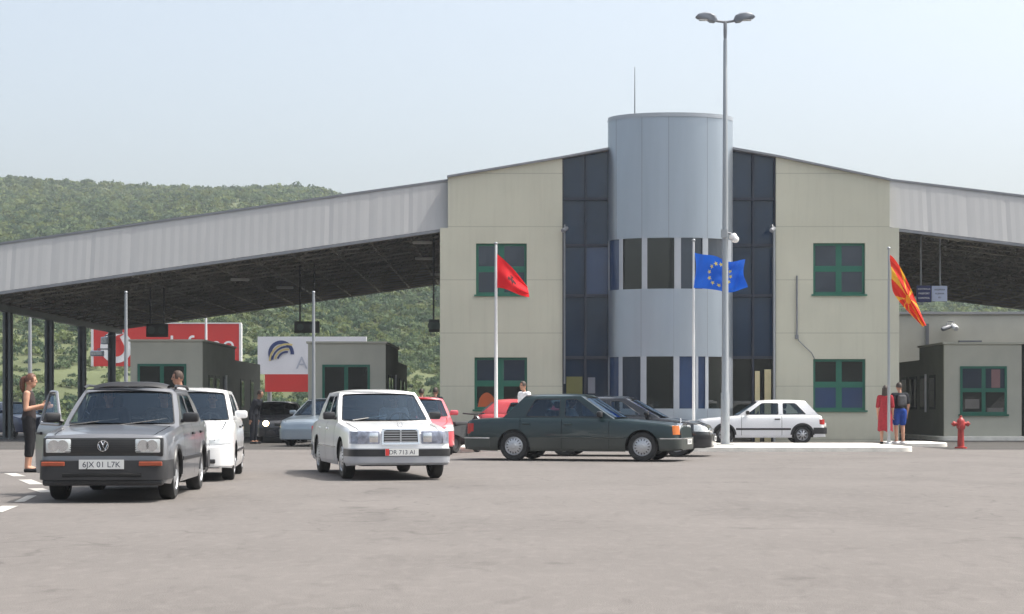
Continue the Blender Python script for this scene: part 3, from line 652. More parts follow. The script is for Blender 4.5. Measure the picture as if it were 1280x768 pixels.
for k in range(3): text_mesh(('SHQIPERIA', 'ALBANIA', 'EU')[k], .08, 'lettering', M_['ink'], t, Matrix.Translation((0, -.034, h * (.70 - .25 * k))) @ FACE)

# ------------------------------------------------------------------ billboards beyond the canopy
BY = 98.0
def bx_(x): return PX(x, BY)
def bz_(y): return PZ(y, BY)
xc = (117 + 299) / 2
t = thing('billboard', 'red billboard with a round white emblem and white lettering behind the left booth', 'billboard', (bx_(xc), BY, 0))
w = bx_(299) - bx_(117); m = MB(); m.box(-w / 2, w / 2, 0, .25, bz_(458), bz_(405)); bd = m.build('board', M_['red'], t)
m = MB(); 
for a, b, c, d in ((-w / 2 - .1, w / 2 + .1, bz_(405), bz_(403.5)), (w / 2, w / 2 + .14, bz_(458), bz_(405)), (-w / 2 - .14, -w / 2, bz_(458), bz_(405))): m.box(a, b, -.05, .3, c + .001, d)
m.build('frame', M_['white_plastic'], t)
for k in (-.4, 0, .4):
    m = MB(); m.tube([(w * k, .4, 0), (w * k, .4, bz_(407))], .12, 8); m.build('post', M_['galv'], t, smooth=60)
m = MB(); ex, ez, er = bx_(145.5) - bx_(xc), bz_(434), 20 * BY / F
m.lathe([(.001, 0), (er, 0), (er, .03)], 40, 0, Matrix.Translation((ex, -.002, ez)) @ Matrix.Rotation(R(90), 4, 'X'))
# comma shaped mark inside the disc
qp = [(ex + er * .52 * math.cos(R(a)), ez - er * .08 + er * .52 * math.sin(R(a))) for a in range(60, 391, 15)] + [(ex + er * .22, ez + er * .62), (ex + er * .55, ez + er * .86), (ex + er * .05, ez + er * .72), (ex - er * .22, ez + er * .42)]
m.prism(qp, 'y', -.06, -.034, 1); m.build('emblem', [M_['white_ink'], M_['red']], bd, smooth=30)
text_mesh('vodafone', 1.42, 'lettering', M_['white_ink'], bd, Matrix.Translation((bx_(230.5) - bx_(xc), -.02, bz_(440.5))) @ FACE, sx=1.12)
BY2 = 92.0
x0, x1 = PX(322, BY2), PX(458, BY2)
t = thing('billboard', 'white billboard with a striped globe emblem and a red band, behind the middle booth', 'billboard', ((x0 + x1) / 2, BY2, 0)); w = x1 - x0
z = lambda y: PZ(y, BY2)
m = MB(); m.box(-w / 2, w / 2, 0, .25, z(468), z(421)); bd = m.build('board', M_['white_board'], t)
m = MB(); m.box(-w / 2 + .4, w / 2, 0.002, .25, z(490), z(468) - .002); m.build('red_band', M_['red'], t)
for k in (-.4, 0, .4):
    m = MB(); m.tube([(w * k, .4, 0), (w * k, .4, z(423))], .12, 8); m.build('post', M_['galv'], t, smooth=60)
cx, cz, rr = PX(351.5, BY2) - (x0 + x1) / 2, z(442), 16.2 * BY2 / F
m = MB()
def arc_band(cx, cz, ra, rb, a0, a1, mi, dy):
    ps = [(cx + ra * math.cos(R(a0 + (a1 - a0) * i / 20)), cz + ra * math.sin(R(a0 + (a1 - a0) * i / 20))) for i in range(21)]
    ps += [(cx + rb * math.cos(R(a1 + (a0 - a1) * i / 20)), cz + rb * math.sin(R(a1 + (a0 - a1) * i / 20))) for i in range(21)]
    m.prism(ps, 'y', -dy - .01, -dy, mi)
arc_band(cx, cz, rr, rr * .72, -5, 215, 0, .012)
for k, (f, mi) in enumerate(((.98, 1), (.78, 0), (.58, 1), (.38, 0))):
    arc_band(cx + rr * .45, cz - rr * .62, rr * (f + .42), rr * (f + .28), 72 + 4 * k, 178 - 5 * k, mi, .024 + .012 * k)
m.build('emblem', [mat('emblem_blue', (.03, .05, .16), .5), mat('emblem_yellow', (.62, .50, .22), .5)], bd)
text_mesh('AMC', .95, 'lettering', mat('grey_lettering', (.42, .44, .52), .5), bd, Matrix.Translation((PX(370, BY2) - (x0 + x1) / 2, -.02, z(461))) @ FACE, 'LEFT')

# ------------------------------------------------------------------ poles, lamp, flags
LY = 46.2
t = thing('street_lamp', 'tall grey street lamp with two heads on the kerbed island', 'street lamp', (PX(906.5, LY), LY, .13)); zl = PZ(28, LY) - .13
m = MB(); m.tube([(0, 0, 0), (0, 0, 1.4), (0, 0, 1.45), (0, 0, zl * .6), (0, 0, zl - .5), (0, 0, zl - .45), (0, 0, zl)], [.125, .12, .1, .075, .052, .036, .036], 14); m.box(-.22, .22, -.22, .22, 0, .03)
m.build('pole', M_['galv'], t, smooth=60)
m = MB(); m.tube([(-.36, 0, zl + .13), (-.22, 0, zl + .03), (0, 0, zl), (.22, 0, zl + .03), (.36, 0, zl + .13)], .035, 8); m.lathe([(.045, zl - .45), (.05, zl - .3), (.05, zl - .02), (.02, zl + .04)], 12); m.build('arm', M_['grey_plastic'], t, smooth=60)
for s in (-1, 1):
    m = MB(); pr = [(.22, .05), (.27, .17), (.40, .24), (.58, .26), (.74, .22), (.82, .14), (.76, .09), (.62, .075), (.5, .06), (.42, 0), (.30, -.01)]
    rings = [[(s * x, yy * (1 if abs(x - .5) < .25 else .75), zl + zz) for x, zz in pr] for yy in (-.13, -.09, .09, .13)]
    c = [sum(p[i] for p in rings[0]) / len(pr) for i in (0, 2)]
    for k in (0, 3): rings[k] = [(c[0] + (p[0] - c[0]) * .8, p[1], c[1] + (p[2] - c[1]) * .75) for p in rings[k]]
    m.loft(rings, True, 0, True); lh = m.build('lamp_head', mat('lamp_head_grey', (.17, .19, .22), .45), t, smooth=50)
    m = MB(); m.rbox(s * .6 - .12, s * .6 + .12, -.08, .08, zl + .045, zl + .075, .012); m.build('lens', M_['lamp'], lh)
t = thing('dome_camera', 'white dome camera on a short arm of the street lamp pole', 'security camera', (PX(906.5, LY), LY, PZ(297, LY)))
m = MB(); m.tube([(.075, 0, .12), (.16, 0, .10), (.17, -.01, .05)], .03, 8); m.build('bracket', M_['grey_plastic'], t, smooth=60)
m = MB(); m.ball((.27, -.05, -.06), .105, .105, .10, 10); m.lathe([(.11, -.02), (.11, .05), (.07, .10), (.001, .10)], 16, 0, Matrix.Translation((.22, -.03, 0)) @ Matrix.Rotation(R(-25), 4, 'Y')); m.build('dome', M_['white_plastic'], t, smooth=50)
m = MB(); m.box(-.13, .04, -.18, -.1, -.02, .2); m.tube([(-.02, -.14, .2), (-.02, -.02, .22)], .02, 6); m.build('control_box', M_['galv'], t)

def flagpole(x, ytop, Y, r, label, zb=.13, group='white flagpoles along the forecourt', name='flagpole', mname='white_pole', cat='flagpole'):
    zt = PZ(ytop, Y); t = thing(name, label, cat, (PX(x, Y), Y, zb), 0, group)
    m = MB(); m.tube([(0, 0, 0), (0, 0, (zt - zb) * .5), (0, 0, zt - zb)], [r, r * .9, r * .65], 12); m.build('pole', M_[mname], t, smooth=60)
    m = MB(); m.lathe([(r * 2.2, 0), (r * 2.2, .03), (r * 1.2, .06), (r * 1.1, .16)], 14); m.build('base', M_['galv'], t, smooth=40)
    m = MB(); m.ball((0, 0, zt - zb + .03), .05, .05, .045, 8); m.build('finial', M_['galv'], t, smooth=60)
FL = 46.6
flagpole(620, 306, FL, .052, 'slim white flagpole carrying the limp red flag')
flagpole(867, 302, FL, .042, 'slim pale flagpole carrying the blue starred flag')
flagpole(1111, 312, FL, .042, 'slim grey flagpole carrying the red and yellow flag', mname='galv')
flagpole(157.5, 367, 50, .065, 'bare grey pole behind the dark grey sedan, in front of the left booth', zb=0, group=None, name='bare_pole', mname='galv', cat='pole')
flagpole(392, 367, 50, .06, 'bare grey pole left of the white sedan, in front of the middle booth', zb=0, group=None, name='bare_pole', mname='galv', cat='pole')
flagpole(37.5, 398, 92, .13, 'distant pale pole seen between the first two canopy columns', zb=0, group=None, name='distant_pole', mname='galv', cat='pole')
flagpole(257.5, 398, 96, .10, 'thin pale pole standing in front of the red billboard', zb=0, group=None, name='distant_pole', mname='white_pole', cat='pole')

def star_test(u, v, cx, cy, r, asp):
    dx, dy = (u - cx) * asp, v - cy; rr_ = math.hypot(dx, dy)
    if rr_ > r: return False
    a = (math.atan2(dx, dy) % (2 * math.pi / 5)) - math.pi / 5; a = math.pi / 5 - abs(a)
    # edge of a five pointed star
    ri = .382 * r; p1 = (r, 0); p2 = (ri * math.cos(math.pi / 5), ri * math.sin(math.pi / 5))
    x, y = rr_ * math.cos(a), rr_ * math.sin(a)
    return (p2[0] - p1[0]) * (y - p1[1]) - (p2[1] - p1[1]) * (x - p1[0]) > 0
def flag(name, label, x0, Y, fn, colour, mats, nu=96, nv=64):
    """fn(u,v)-> (pixel dx, pixel dy from hoist top, depth m); u along the fly, v down the hoist"""
    m = MB(); s = Y / F; vs_ = []
    for j in range(nv + 1):
        for i in range(nu + 1):
            a, b, d = fn(i / nu, j / nv); vs_.append((a * s, d, -b * s))
    for j in range(nv):
        for i in range(nu):
            k = j * (nu + 1) + i; m.f.append((k, k + 1, k + nu + 2, k + nu + 1)); m.m.append(colour((i + .5) / nu, (j + .5) / nv))
    m.v = vs_; o = m.build(name, mats, None, smooth=180); return tag(o, label, 'flag')
def cloth_mat(name, c):
    m = mat(name, c, .7, 0, .05, 3, .2); p = m.node_tree.nodes['Principled BSDF']
    nt = m.node_tree; tl = nt.nodes.new('ShaderNodeBsdfTranslucent'); mx = nt.nodes.new('ShaderNodeMixShader'); mx.inputs[0].default_value = .35
    tl.inputs[0].default_value = tuple(min(1, q * 1.1) for q in c) + (1,)
    nt.links.new(p.outputs[0], mx.inputs[1]); nt.links.new(tl.outputs[0], mx.inputs[2]); nt.links.new(mx.outputs[0], nt.nodes['Material Output'].inputs[0]); return m
def S(t): return t * t * (3 - 2 * t)
def alb(u, v):
    ax, ay = 38 * u ** 1.0, 2 + 40 * u ** 1.15                      # top edge sweeps down to the fly
    bx2, by2 = 40 * u, 44 + 12 * S(u)
    w = math.sin(u * 9 + v * 3) * .10 * u ** .6
    return (ax + (bx2 - ax) * v + 2.0 * math.sin(6 * v + 2) * u * (1 - u) * 2, ay + (by2 - ay) * v, w + .25 * math.sin(v * 5 + 1) * u)
def eagle(u, v):
    x, y = abs(u - .5) * 2.3, (v - .5) * 1.7
    body = x < .05 + .03 * math.cos(y * 9) and -.28 < y < .28
    wing = .05 < x < .30 and abs(y + .05 - x * .3 + .05 * math.sin(x * 60)) < .13 - .2 * abs(x - .17)
    head = math.hypot(x - .07, y + .27) < .05
    return 1 if (body or wing or head) else 0
f1 = flag('flag', 'red flag hanging limp in front of the upper left green window', 620, FL, alb, eagle, [cloth_mat('flag_red', (.62, .012, .02)), cloth_mat('flag_black', (.05, .012, .015))])
f1.location = (PX(621.4, FL), FL - .02, PZ(316, FL))
def eu(u, v):
    dx = 64 * u; dy = 1 + 12 * u ** .8 - 4 * math.sin(u * 7.5) * u + 44 * v * (1 - .12 * u) - 3 * v * u
    return (dx + 2 * math.sin(v * 4 + u * 3), dy, .17 * math.sin(u * 13 + v * 4.2) * (u ** .5) + .05 * math.sin(v * 9 - u * 4) * u)
def eucol(u, v):
    for k in range(12):
        a = 2 * math.pi * k / 12
        if star_test(u, v, .5 + math.sin(a) * .333 / 1.5, .5 - math.cos(a) * .333, .075, 1.5): return 1
    return 0
f2 = flag('flag', 'blue flag with a circle of yellow stars flying beside the street lamp', 867, FL, eu, eucol, [cloth_mat('flag_blue', (.012, .12, .60)), cloth_mat('flag_star', (.70, .58, .10))], 132, 88)
f2.location = (PX(868, FL), FL - .02, PZ(315, FL))
def mk(u, v):
    # almost limp: falls steeply down from the hoist
    top = (45 * u ** .72, 86 * u ** 1.0 + 2 * u); bot = (3 + 37 * u ** 1.35, 44 + 46 * u ** 1.0)
    w = math.sin(v * 10 + u * 2) * .12 * (.3 + u)
    return (top[0] + (bot[0] - top[0]) * v + 1.5 * math.sin(v * 12 + 1) * u, top[1] + (bot[1] - top[1]) * v, w)
def mkcol(u, v):
    x, y = (u - .5) * 2.0, (v - .5); r = math.hypot(x, y)
    if r < .14: return 1
    if r < .17: return 0
    a = math.degrees(math.atan2(y, x)) % 45; wd = 3.0 + 7 * r
    return 1 if (a < wd or a > 45 - wd) else 0
f3 = flag('flag', 'red and yellow rayed flag drooping beside the right canopy', 1111, FL, mk, mkcol, [cloth_mat('flag_orange_red', (.62, .035, .02)), cloth_mat('flag_yellow', (.72, .38, .03))])
f3.location = (PX(1112.2, FL), FL - .02, PZ(319, FL))
# ------------------------------------------------------------------ cars
def subdiv(poly, n):
    out = []
    for i, p in enumerate(poly):
        q = poly[(i + 1) % len(poly)]
        for k in range(n): out.append((p[0] + (q[0] - p[0]) * k / n, p[1] + (q[1] - p[1]) * k / n))
    return out
def inset(poly, d, d2=None):
    cx = sum(p[0] for p in poly) / len(poly); cy = sum(p[1] for p in poly) / len(poly)
    xs_ = [p[0] for p in poly]; ys_ = [p[1] for p in poly]
    fx_ = 1 - 2 * d / (max(xs_) - min(xs_)); fy_ = 1 - 2 * (d2 or d) / (max(ys_) - min(ys_))
    return [(cx + (p[0] - cx) * fx_, cy + (p[1] - cy) * fy_) for p in poly]
def rounded(poly, r, n=4):
    """round the corners of a convex 2d polygon"""
    out = []
    for i, p in enumerate(poly):
        a = Vector(poly[i - 1]); p_ = Vector(p); b = Vector(poly[(i + 1) % len(poly)])
        ra = p_ + (a - p_).normalized() * min(r, (a - p_).length * .4); rb = p_ + (b - p_).normalized() * min(r, (b - p_).length * .4)
        for k in range(n + 1):
            t = k / n; q = ra * (1 - t) ** 2 + p_ * 2 * t * (1 - t) + rb * t * t; out.append((q.x, q.y))
    return out

def make_wheel(parent, x, y, r, side, style):
    M = Matrix.Translation((x, y, r)) @ Matrix.Rotation(R(-90 * side), 4, 'X')      # local +Z points outwards
    w = .18; m = MB(); rr = r * .64
    m.lathe([(rr, -w), (r * .93, -w), (r, -w + .03), (r, -.03), (r * .93, 0), (r * .80, .006), (rr, -.005), (rr, -.06)], 36, 0, M, cap=False)
    wh = m.build('wheel', M_['tyre'], parent, smooth=35)
    m = MB()
    m.lathe([(rr * 1.01, -w * .9), (rr * 1.01, -.012), (rr * .93, .004), (rr * .86, -.014)], 36, 0, M, cap=False)
    if style == 'cap':      # flat ventilated cover
        m.lathe([(rr * .88, -.016), (rr * .6, .008), (rr * .3, .016), (rr * .25, .026), (.001, .028)], 36, 0, M, cap=False)
        k = 15; ra, rb, hw = .62, .82, .06
    elif style == 'star':
        m.lathe([(rr * .88, -.03), (rr * .3, .004), (rr * .22, .02), (.001, .022)], 36, 0, M, cap=False); k = 8; ra, rb, hw = .38, .84, .14
    else:
        m.lathe([(rr * .88, -.035), (rr * .5, -.012), (rr * .3, .01), (.001, .016)], 36, 0, M, cap=False); k = 10; ra, rb, hw = .6, .8, .07
    for i in range(k):
        a = 2 * math.pi * i / k; c, s_ = math.cos(a), math.sin(a)
        def zz(q): return {'cap': .0125, 'star': .004, 'steel': -.005}[style] if q < .7 else {'cap': -.004, 'star': -.017, 'steel': -.02}[style]
        z1 = {'cap': np.interp(ra, [.3, .6, .88], [.016, .008, -.016]), 'star': np.interp(ra, [.3, .88], [.004, -.03]), 'steel': np.interp(ra, [.3, .5, .88], [.01, -.012, -.035])}[style] + .003
        z2 = {'cap': np.interp(rb, [.3, .6, .88], [.016, .008, -.016]), 'star': np.interp(rb, [.3, .88], [.004, -.03]), 'steel': np.interp(rb, [.3, .5, .88], [.01, -.012, -.035])}[style] + .003
        q = [(ra, -hw * .7, z1), (rb, -hw, z2), (rb, hw, z2), (ra, hw * .7, z1)]
        m.add([M @ Vector((rr * (u * c - v * s_), rr * (u * s_ + v * c), z_)) for u, v, z_ in q], [(0, 1, 2, 3)], 1)
    m.build('rim', [M_['rim'], M_['rim_dark']], wh, smooth=30)

def car(name, label, sp, pos, heading, pm, lower=None, group=None, glass='glass', seats=True):
    """pos: ground point of the car's centre; heading: unit (x, y) the nose points to"""
    L, W, H = sp['L'], sp['W'], sp['H']; xf, xr = L / 2, -L / 2; hw = W / 2
    xw1 = xf - sp['foh']; xw2 = xw1 - sp['wb']; rw = sp.get('rw', .31); ra = rw + .045; zs = sp.get('zs', .20)
    t = thing(name, label, 'car', (pos[0], pos[1], 0), math.atan2(heading[1], heading[0]), group)
    TPx, TPz = zip(*sorted(sp['top'])); top = lambda x: float(np.interp(x, TPx, TPz))
    rc = sp.get('rc', .13)
    def plan(x):
        d = min(xf - x, x - xr); y = hw * (1 - .05 * (max(0, .9 - d) / .9) ** 1.5)
        if d < rc: y -= rc * (1 - math.sqrt(max(0, 1 - ((rc - d) / rc) ** 2)))
        return y
    SEC = ([0, .12, .45, .74, .87, .95, 1.0], [.950, .985, 1.0, .988, .972, .952, .922])
    def yz(x, z): return plan(x) * float(np.interp((z - zs) / max(.1, top(x) - zs), SEC[0], SEC[1]))
    def zlow(x):
        for xw in (xw1, xw2):
            if abs(x - xw) < ra: return max(zs, rw + math.sqrt(ra * ra - (x - xw) ** 2))
        d = min(xf - x, x - xr)
        return zs + .03 * max(0, 1 - d / .5)
    doors = sp['doors']; gap = .006
    X = set(np.round(np.concatenate([np.linspace(xr, xf, 34), xf - np.array([0, .008, .025, .05, .09, .14, .2]), xr + np.array([0, .008, .025, .05, .09, .14, .2])]), 4))
    for xw in (xw1, xw2):
        for k in range(15): X.add(round(xw + ra * math.cos(math.pi * k / 14), 4))
        X.add(round(xw + ra + .001, 4)); X.add(round(xw - ra - .001, 4))
    dset = [round(d, 4) for ab in doors for d in ab]
    X = {x for x in X if all(abs(x - d) > .02 for d in dset)}
    for d in dset: X |= {round(d - gap, 4), round(d + gap, 4)}
    for x in TPx: X.add(round(x, 4))
    X |= {round(sp['cowl'], 4), round(sp['deck'], 4)}
    X = sorted(X); rake = sp.get('rake', .04); rrake = sp.get('rrake', .03)
    zrow = [zs, .27, .35, .43, .50]; fr_ = [0.22, .45, .66, .80, .89, .96, 1.0]; NR = len(zrow) + len(fr_)
    cab = (sp['deck'], sp['cowl'])
    verts = {}; V = []
    def shift(x, z):
        d = xf - x; e = x - xr
        if d < .5: return x - rake * (z - .45) * (1 - d / .5)
        if e < .5: return x + rrake * (z - .45) * (1 - e / .5)
        return x
    def col_pts(x, s):
        zt = top(x); zl = zlow(x); out = []
        for z in zrow + [.5 + (zt - .5) * q for q in fr_]:
            zz = max(z, zl); zz = min(zz, zt); out.append((shift(x, zz), s * yz(x, zz), zz))
        ye = out[-1][1]; cr = sp.get('crown', .028)
        for q in (.86, .843, .5, 0): out.append((shift(x, zt), ye * q, zt + cr * (1 - q * q)))
        return out
    parts = {'body': MB()}
    for i, d in enumerate(doors): parts[('d', i, 1)] = MB(); parts[('d', i, -1)] = MB()
    NC = NR + 4
    for s in (1, -1):
        cols = [col_pts(x, s) for x in X]
        for i in range(len(X) - 1):
            xm = (X[i] + X[i + 1]) / 2
            for j in range(NC - 1):
                if j >= NR and cab[0] - .001 < xm < cab[1] + .001: continue
                if j == NR and (cab[1] + .06 < xm < xf - .06 or xr + .08 < xm < cab[0] - .12): continue
                q = [cols[i][j], cols[i + 1][j], cols[i + 1][j + 1], cols[i][j + 1]]
                if len({tuple(np.round(p, 4)) for p in q}) < 3: continue
                zm = sum(p[2] for p in q) / 4; key = 'body'; isgap = False
                if j < NR - 1 and j >= 1:
                    for k, (a, b) in enumerate(doors):
                        if a < xm < b: key = ('d', k, s)
                        if abs(xm - a) < .003 or abs(xm - b) < .003: isgap = True
                if isgap: continue
                mi = 1 if (lower is not None and zm < sp.get('clad', .5) and j < NR - 1) else 0
                parts[key].add(q, [(0, 1, 2, 3)], mi)
    for xe in (X[0], X[-1]):                                 # end caps
        a = col_pts(xe, 1); b = col_pts(xe, -1)
        for j in range(NC - 1): parts['body'].add([a[j], a[j + 1], b[j + 1], b[j]], [(0, 1, 2, 3)], 1 if (lower is not None and a[j + 1][2] < sp.get('clad', .5)) else 0)
    # greenhouse
    xc_, xd_ = sp['cowl'], sp['deck']; xrf, xrr = sp['roof']; zrs = H - .055
    wb_ = lambda x: plan(x) * .918; wr_ = hw * sp.get('tumble', .74)
    zb = lambda x: top(x) - .006
    def gy(x, z):
        q = max(0, min(1, (z - zb(x)) / (zrs - zb(x)))); return wb_(x) + (wr_ - wb_(x)) * q + .018 * math.sin(math.pi * q)
    nb = 14
    side = [(xc_ + (xd_ - xc_) * i / nb, zb(xc_ + (xd_ - xc_) * i / nb)) for i in range(nb + 1)]
    side += [(xrr + (xrf - xrr) * i / 8, zrs) for i in range(9)]
    side_d = []
    for i, p in enumerate(side):
        q = side[(i + 1) % len(side)]; n_ = 6 if i in (nb, len(side) - 1) else 1
        for k in range(n_): side_d.append((p[0] + (q[0] - p[0]) * k / n_, p[1] + (q[1] - p[1]) * k / n_))
    wins = []
    for (b0, b1, t0, t1) in sp['windows']:
        zt_ = zrs - .055
        w_ = [(b0, zb(b0) + .035), (b1, zb(b1) + .035), (t1, zt_), (t0, zt_)]
        wins.append(subdiv(rounded(w_, .05), 1))
    gh = MB(); glasses = []
    for s in (1, -1):
        p2, tr = tess(side_d, wins); gh.add([(x, s * gy(x, z), z) for x, z in p2], tr)
        for k, w_ in enumerate(wins):
            gm = MB(); inn = inset(w_, .018)
            p2, tr = tess(w_, [inn]); gm.add([(x, s * (gy(x, z) + .0025), z) for x, z in p2], tr, 1)
            p2, tr = tess(inn); gm.add([(x, s * (gy(x, z) - .006), z) for x, z in p2], tr, 0)
            glasses.append(('side_window', gm, k, s))
    bw0, bw1 = sp.get('bow', (.11, .07))
    zr_ = lambda u, f: zrs + (H - zrs) * (1 - u ** 4) * f
    def scr(xb, xt, bowb, bowt, sgn):
        def f(u, v, off=0):
            p0 = Vector((xb + sgn * bowb * (1 - u * u), u * wb_(xb), zb(xb) + .004)); p1 = Vector((xt + sgn * bowt * (1 - u * u), u * wr_, zr_(u, .45)))
            q = p0.lerp(p1, v); n = Vector((sgn * (p1.z - p0.z), 0, -sgn * 0 + abs(p0.x - p1.x))).normalized(); q.y += math.copysign(.018 * math.sin(math.pi * v) * abs(u), u)
            return q + n * off
        return f
    for nm, f, hl in (('windscreen', scr(xc_, xrf, bw0, bw1, 1), (.07, .045, .09)), ('rear_window', scr(xd_, xrr, bw1, bw1, -1), sp.get('rwin', (.12, .12, .10)))):
        mx, mb_, mt = hl
        hole = subdiv(rounded([(-1 + mx, mb_), (1 - mx, mb_), (1 - mx * 1.15, 1 - mt), (-1 + mx * 1.15, 1 - mt)], .06), 1)
        hole = [h for h in hole]
        # dense along the long edges so that the bow is followed
        hd = []
        for i, p in enumerate(hole):
            q = hole[(i + 1) % len(hole)]; n_ = max(1, int(abs(q[0] - p[0]) / .18))
            for k in range(n_): hd.append((p[0] + (q[0] - p[0]) * k / n_, p[1] + (q[1] - p[1]) * k / n_))
        outer = subdiv([(-1, 0), (1, 0), (1, 1), (-1, 1)], 10)
        p2, tr = tess(outer, [hd]); gh.add([f(u, v) for u, v in p2], tr)
        gm = MB(); inn = inset(hd, .022, .03); p2, tr = tess(hd, [inn]); gm.add([f(u, v, .003) for u, v in p2], tr, 1)
        (u0, u1), (v0, v1) = [(min(p[i] for p in inn), max(p[i] for p in inn)) for i in (0, 1)]
        n_ = 12; rows = []
        for j in range(5):
            vv = v0 + (v1 - v0) * j / 4; rows.append([f(u0 + (u1 - u0) * i / n_, vv, -.004) for i in range(n_ + 1)])
        gm.loft(rows, False, 0); glasses.append((nm, gm, 0, 0))
    # roof
    rows = []; nu_, nx_ = 14, 12
    for i in range(nx_ + 1):
        sx_ = i / nx_; row = []
        f = .45 + .55 * (1 - abs(2 * sx_ - 1) ** 3)
        for k in range(nu_ + 1):
            u = -1 + 2 * k / nu_; xa = xrf + bw1 * (1 - u * u); xb = xrr - bw1 * (1 - u * u)
            row.append((xa + (xb - xa) * sx_, u * wr_, zr_(u, f)))
        rows.append(row)
    gh.loft(rows, False, 0)
    mats = [pm, lower or pm]
    def fin(o, ang):
        b = bmesh.new(); b.from_mesh(o.data); bmesh.ops.remove_doubles(b, verts=b.verts[:], dist=.0012); bmesh.ops.dissolve_degenerate(b, edges=b.edges[:], dist=.0005)
        bmesh.ops.recalc_face_normals(b, faces=b.faces[:]); b.to_mesh(o.data); b.free()
        o.data.polygons.foreach_set('use_smooth', [True] * len(o.data.polygons)); o.data.set_sharp_from_angle(angle=R(ang)); return o
    body = fin(parts['body'].build('body', mats, t), 38)
    cabin = fin(gh.build('roof', mats, t), 28)
    dobj = {}
    for (k_, i, s), mb in [(k, v) for k, v in parts.items() if k != 'body']:
        if not mb.v: continue
        d = fin(mb.build('door', mats, t), 38); dobj[(i, s)] = d
        xh = doors[i][0] + .14; zh = top(xh) - .12
        h = MB(); yh = yz(xh, zh); y0, y1 = sorted((s * (yh - .005), s * (yh + .028))); h.rbox(xh - .09, xh + .09, y0, y1, zh - .018, zh + .018, .012); h.build('door_handle', M_['black'] if sp.get('hblack', 1) else pm, d, smooth=40)
    opn = sp.get('open')
    if opn is None:
        for nm, gm, k, s in glasses: fin(gm.build(nm, [M_[glass], M_['black']], t), 60)
    else:
        di, ds, ang = opn; xh = doors[di][1]; yh = ds * yz(xh, .6)
        Mo = Matrix.Translation((xh, yh, 0)) @ Matrix.Rotation(R(ang) * ds, 4, 'Z') @ Matrix.Translation((-xh, -yh, 0))
        d = dobj[(di, ds)]; d.data.transform(Mo)
        for c in d.children: c.data.transform(Mo)
        for nm, gm, k, s in glasses:
            if nm == 'side_window' and k == di and s == ds:
                w_ = wins[k]; fr = MB()
                xs_ = [p[0] for p in w_]; zs_ = [p[1] for p in w_]; rim = inset(w_, -.028)
                fr.tube([(x, s * gy(x, z), z) for x, z in rim + rim[:2]], .022, 6, 0, False)
                o = fr.build('door_frame', pm, d, smooth=60); o.data.transform(Mo)
                o = fin(gm.build('window', [M_[glass], M_['black']], d), 60); o.data.transform(Mo)
            else: fin(gm.build(nm, [M_[glass], M_['black']], t), 60)
        inn = MB(); a, b = doors[di]; y0, y1 = sorted((ds * (hw - .12), ds * (hw - .06))); inn.box(a + .02, b - .02, y0, y1, .3, top(a) - .06); o = inn.build('door_lining', M_['seat'], d); o.data.transform(Mo)
    # underside, wheel wells, interior
    m = MB(); m.box(xr + .12, xf - .12, -(hw - .24), hw - .24, zs + .01, .56); 
    for xw in (xw1, xw2):
        for s in (1, -1):
            rows = []
            for k in range(13):
                a = math.pi * k / 12; rows.append([(xw + (ra - .004) * math.cos(a), s * (yz(xw, .5) - .012), rw + (ra - .004) * math.sin(a)), (xw + (ra - .004) * math.cos(a), s * (hw - .25), rw + (ra - .004) * math.sin(a))])
            m.loft(rows, False); m.add([r_[1] for r_ in rows], [tuple(range(13))])
    m.build('underbody', M_['well'], t)
    m = MB(); 
    ins = lambda s: s * (hw - .10)
    m.rbox(xc_ - .55, xc_ + .02, -(hw - .13), hw - .13, .62, top(xc_) - .02, .05)                        # dashboard
    m.box(xd_ + .02, xc_ - .1, -(hw - .10), -(hw - .07), .3, top(0) - .05); m.box(xd_ + .02, xc_ - .1, hw - .10, hw - .07, .3, top(0) - .05)
    m.box(xd_ - .0, xd_ + .45, -(hw - .13), hw - .13, .6, min(top(xd_), top(xd_ + .4)) - .03)
    m.build('dashboard', M_['seat'], t)
    xs_f = xc_ - 1.28
    for s in (1, -1):
        m = MB(); m.rbox(xs_f - .1, xs_f + .42, s * .36 - .24, s * .36 + .24, .5, .64, .06)
        Mt = Matrix.Translation((xs_f - .1, s * .36, .6)) @ Matrix.Rotation(R(-14), 4, 'Y'); m.rbox(-.07, .07, -.24, .24, 0, .5, .06, 0, Mt); m.rbox(-.05, .05, -.13, .13, .54, .70, .045, 0, Mt); m.build('seat', M_['seat'], t, smooth=40)
    m = MB(); m.rbox(xs_f - 1.0, xs_f - .55, -(hw - .2), hw - .2, .5, .64, .06); Mt = Matrix.Translation((xs_f - .98, 0, .6)) @ Matrix.Rotation(R(-18), 4, 'Y'); m.rbox(-.07, .07, -(hw - .2), hw - .2, 0, .42, .06, 0, Mt); m.build('rear_seat', M_['seat'], t, smooth=40)
    m = MB(); Mt = Matrix.Translation((xc_ - .62, .36, .88)) @ Matrix.Rotation(R(65), 4, 'Y'); pts = [Mt @ Vector((.18 * math.cos(a), .18 * math.sin(a), 0)) for a in np.linspace(0, 2 * math.pi, 25)]; m.tube(pts, .014, 6, 0, False); m.tube([pts[0], pts[12]], .015, 6); m.build('steering_wheel', M_['black'], t, smooth=60)
    for xw in (xw1, xw2):
        for s in (1, -1): make_wheel(t, xw, s * (yz(xw, rw) - .025), rw, s, sp.get('wheel', 'steel'))
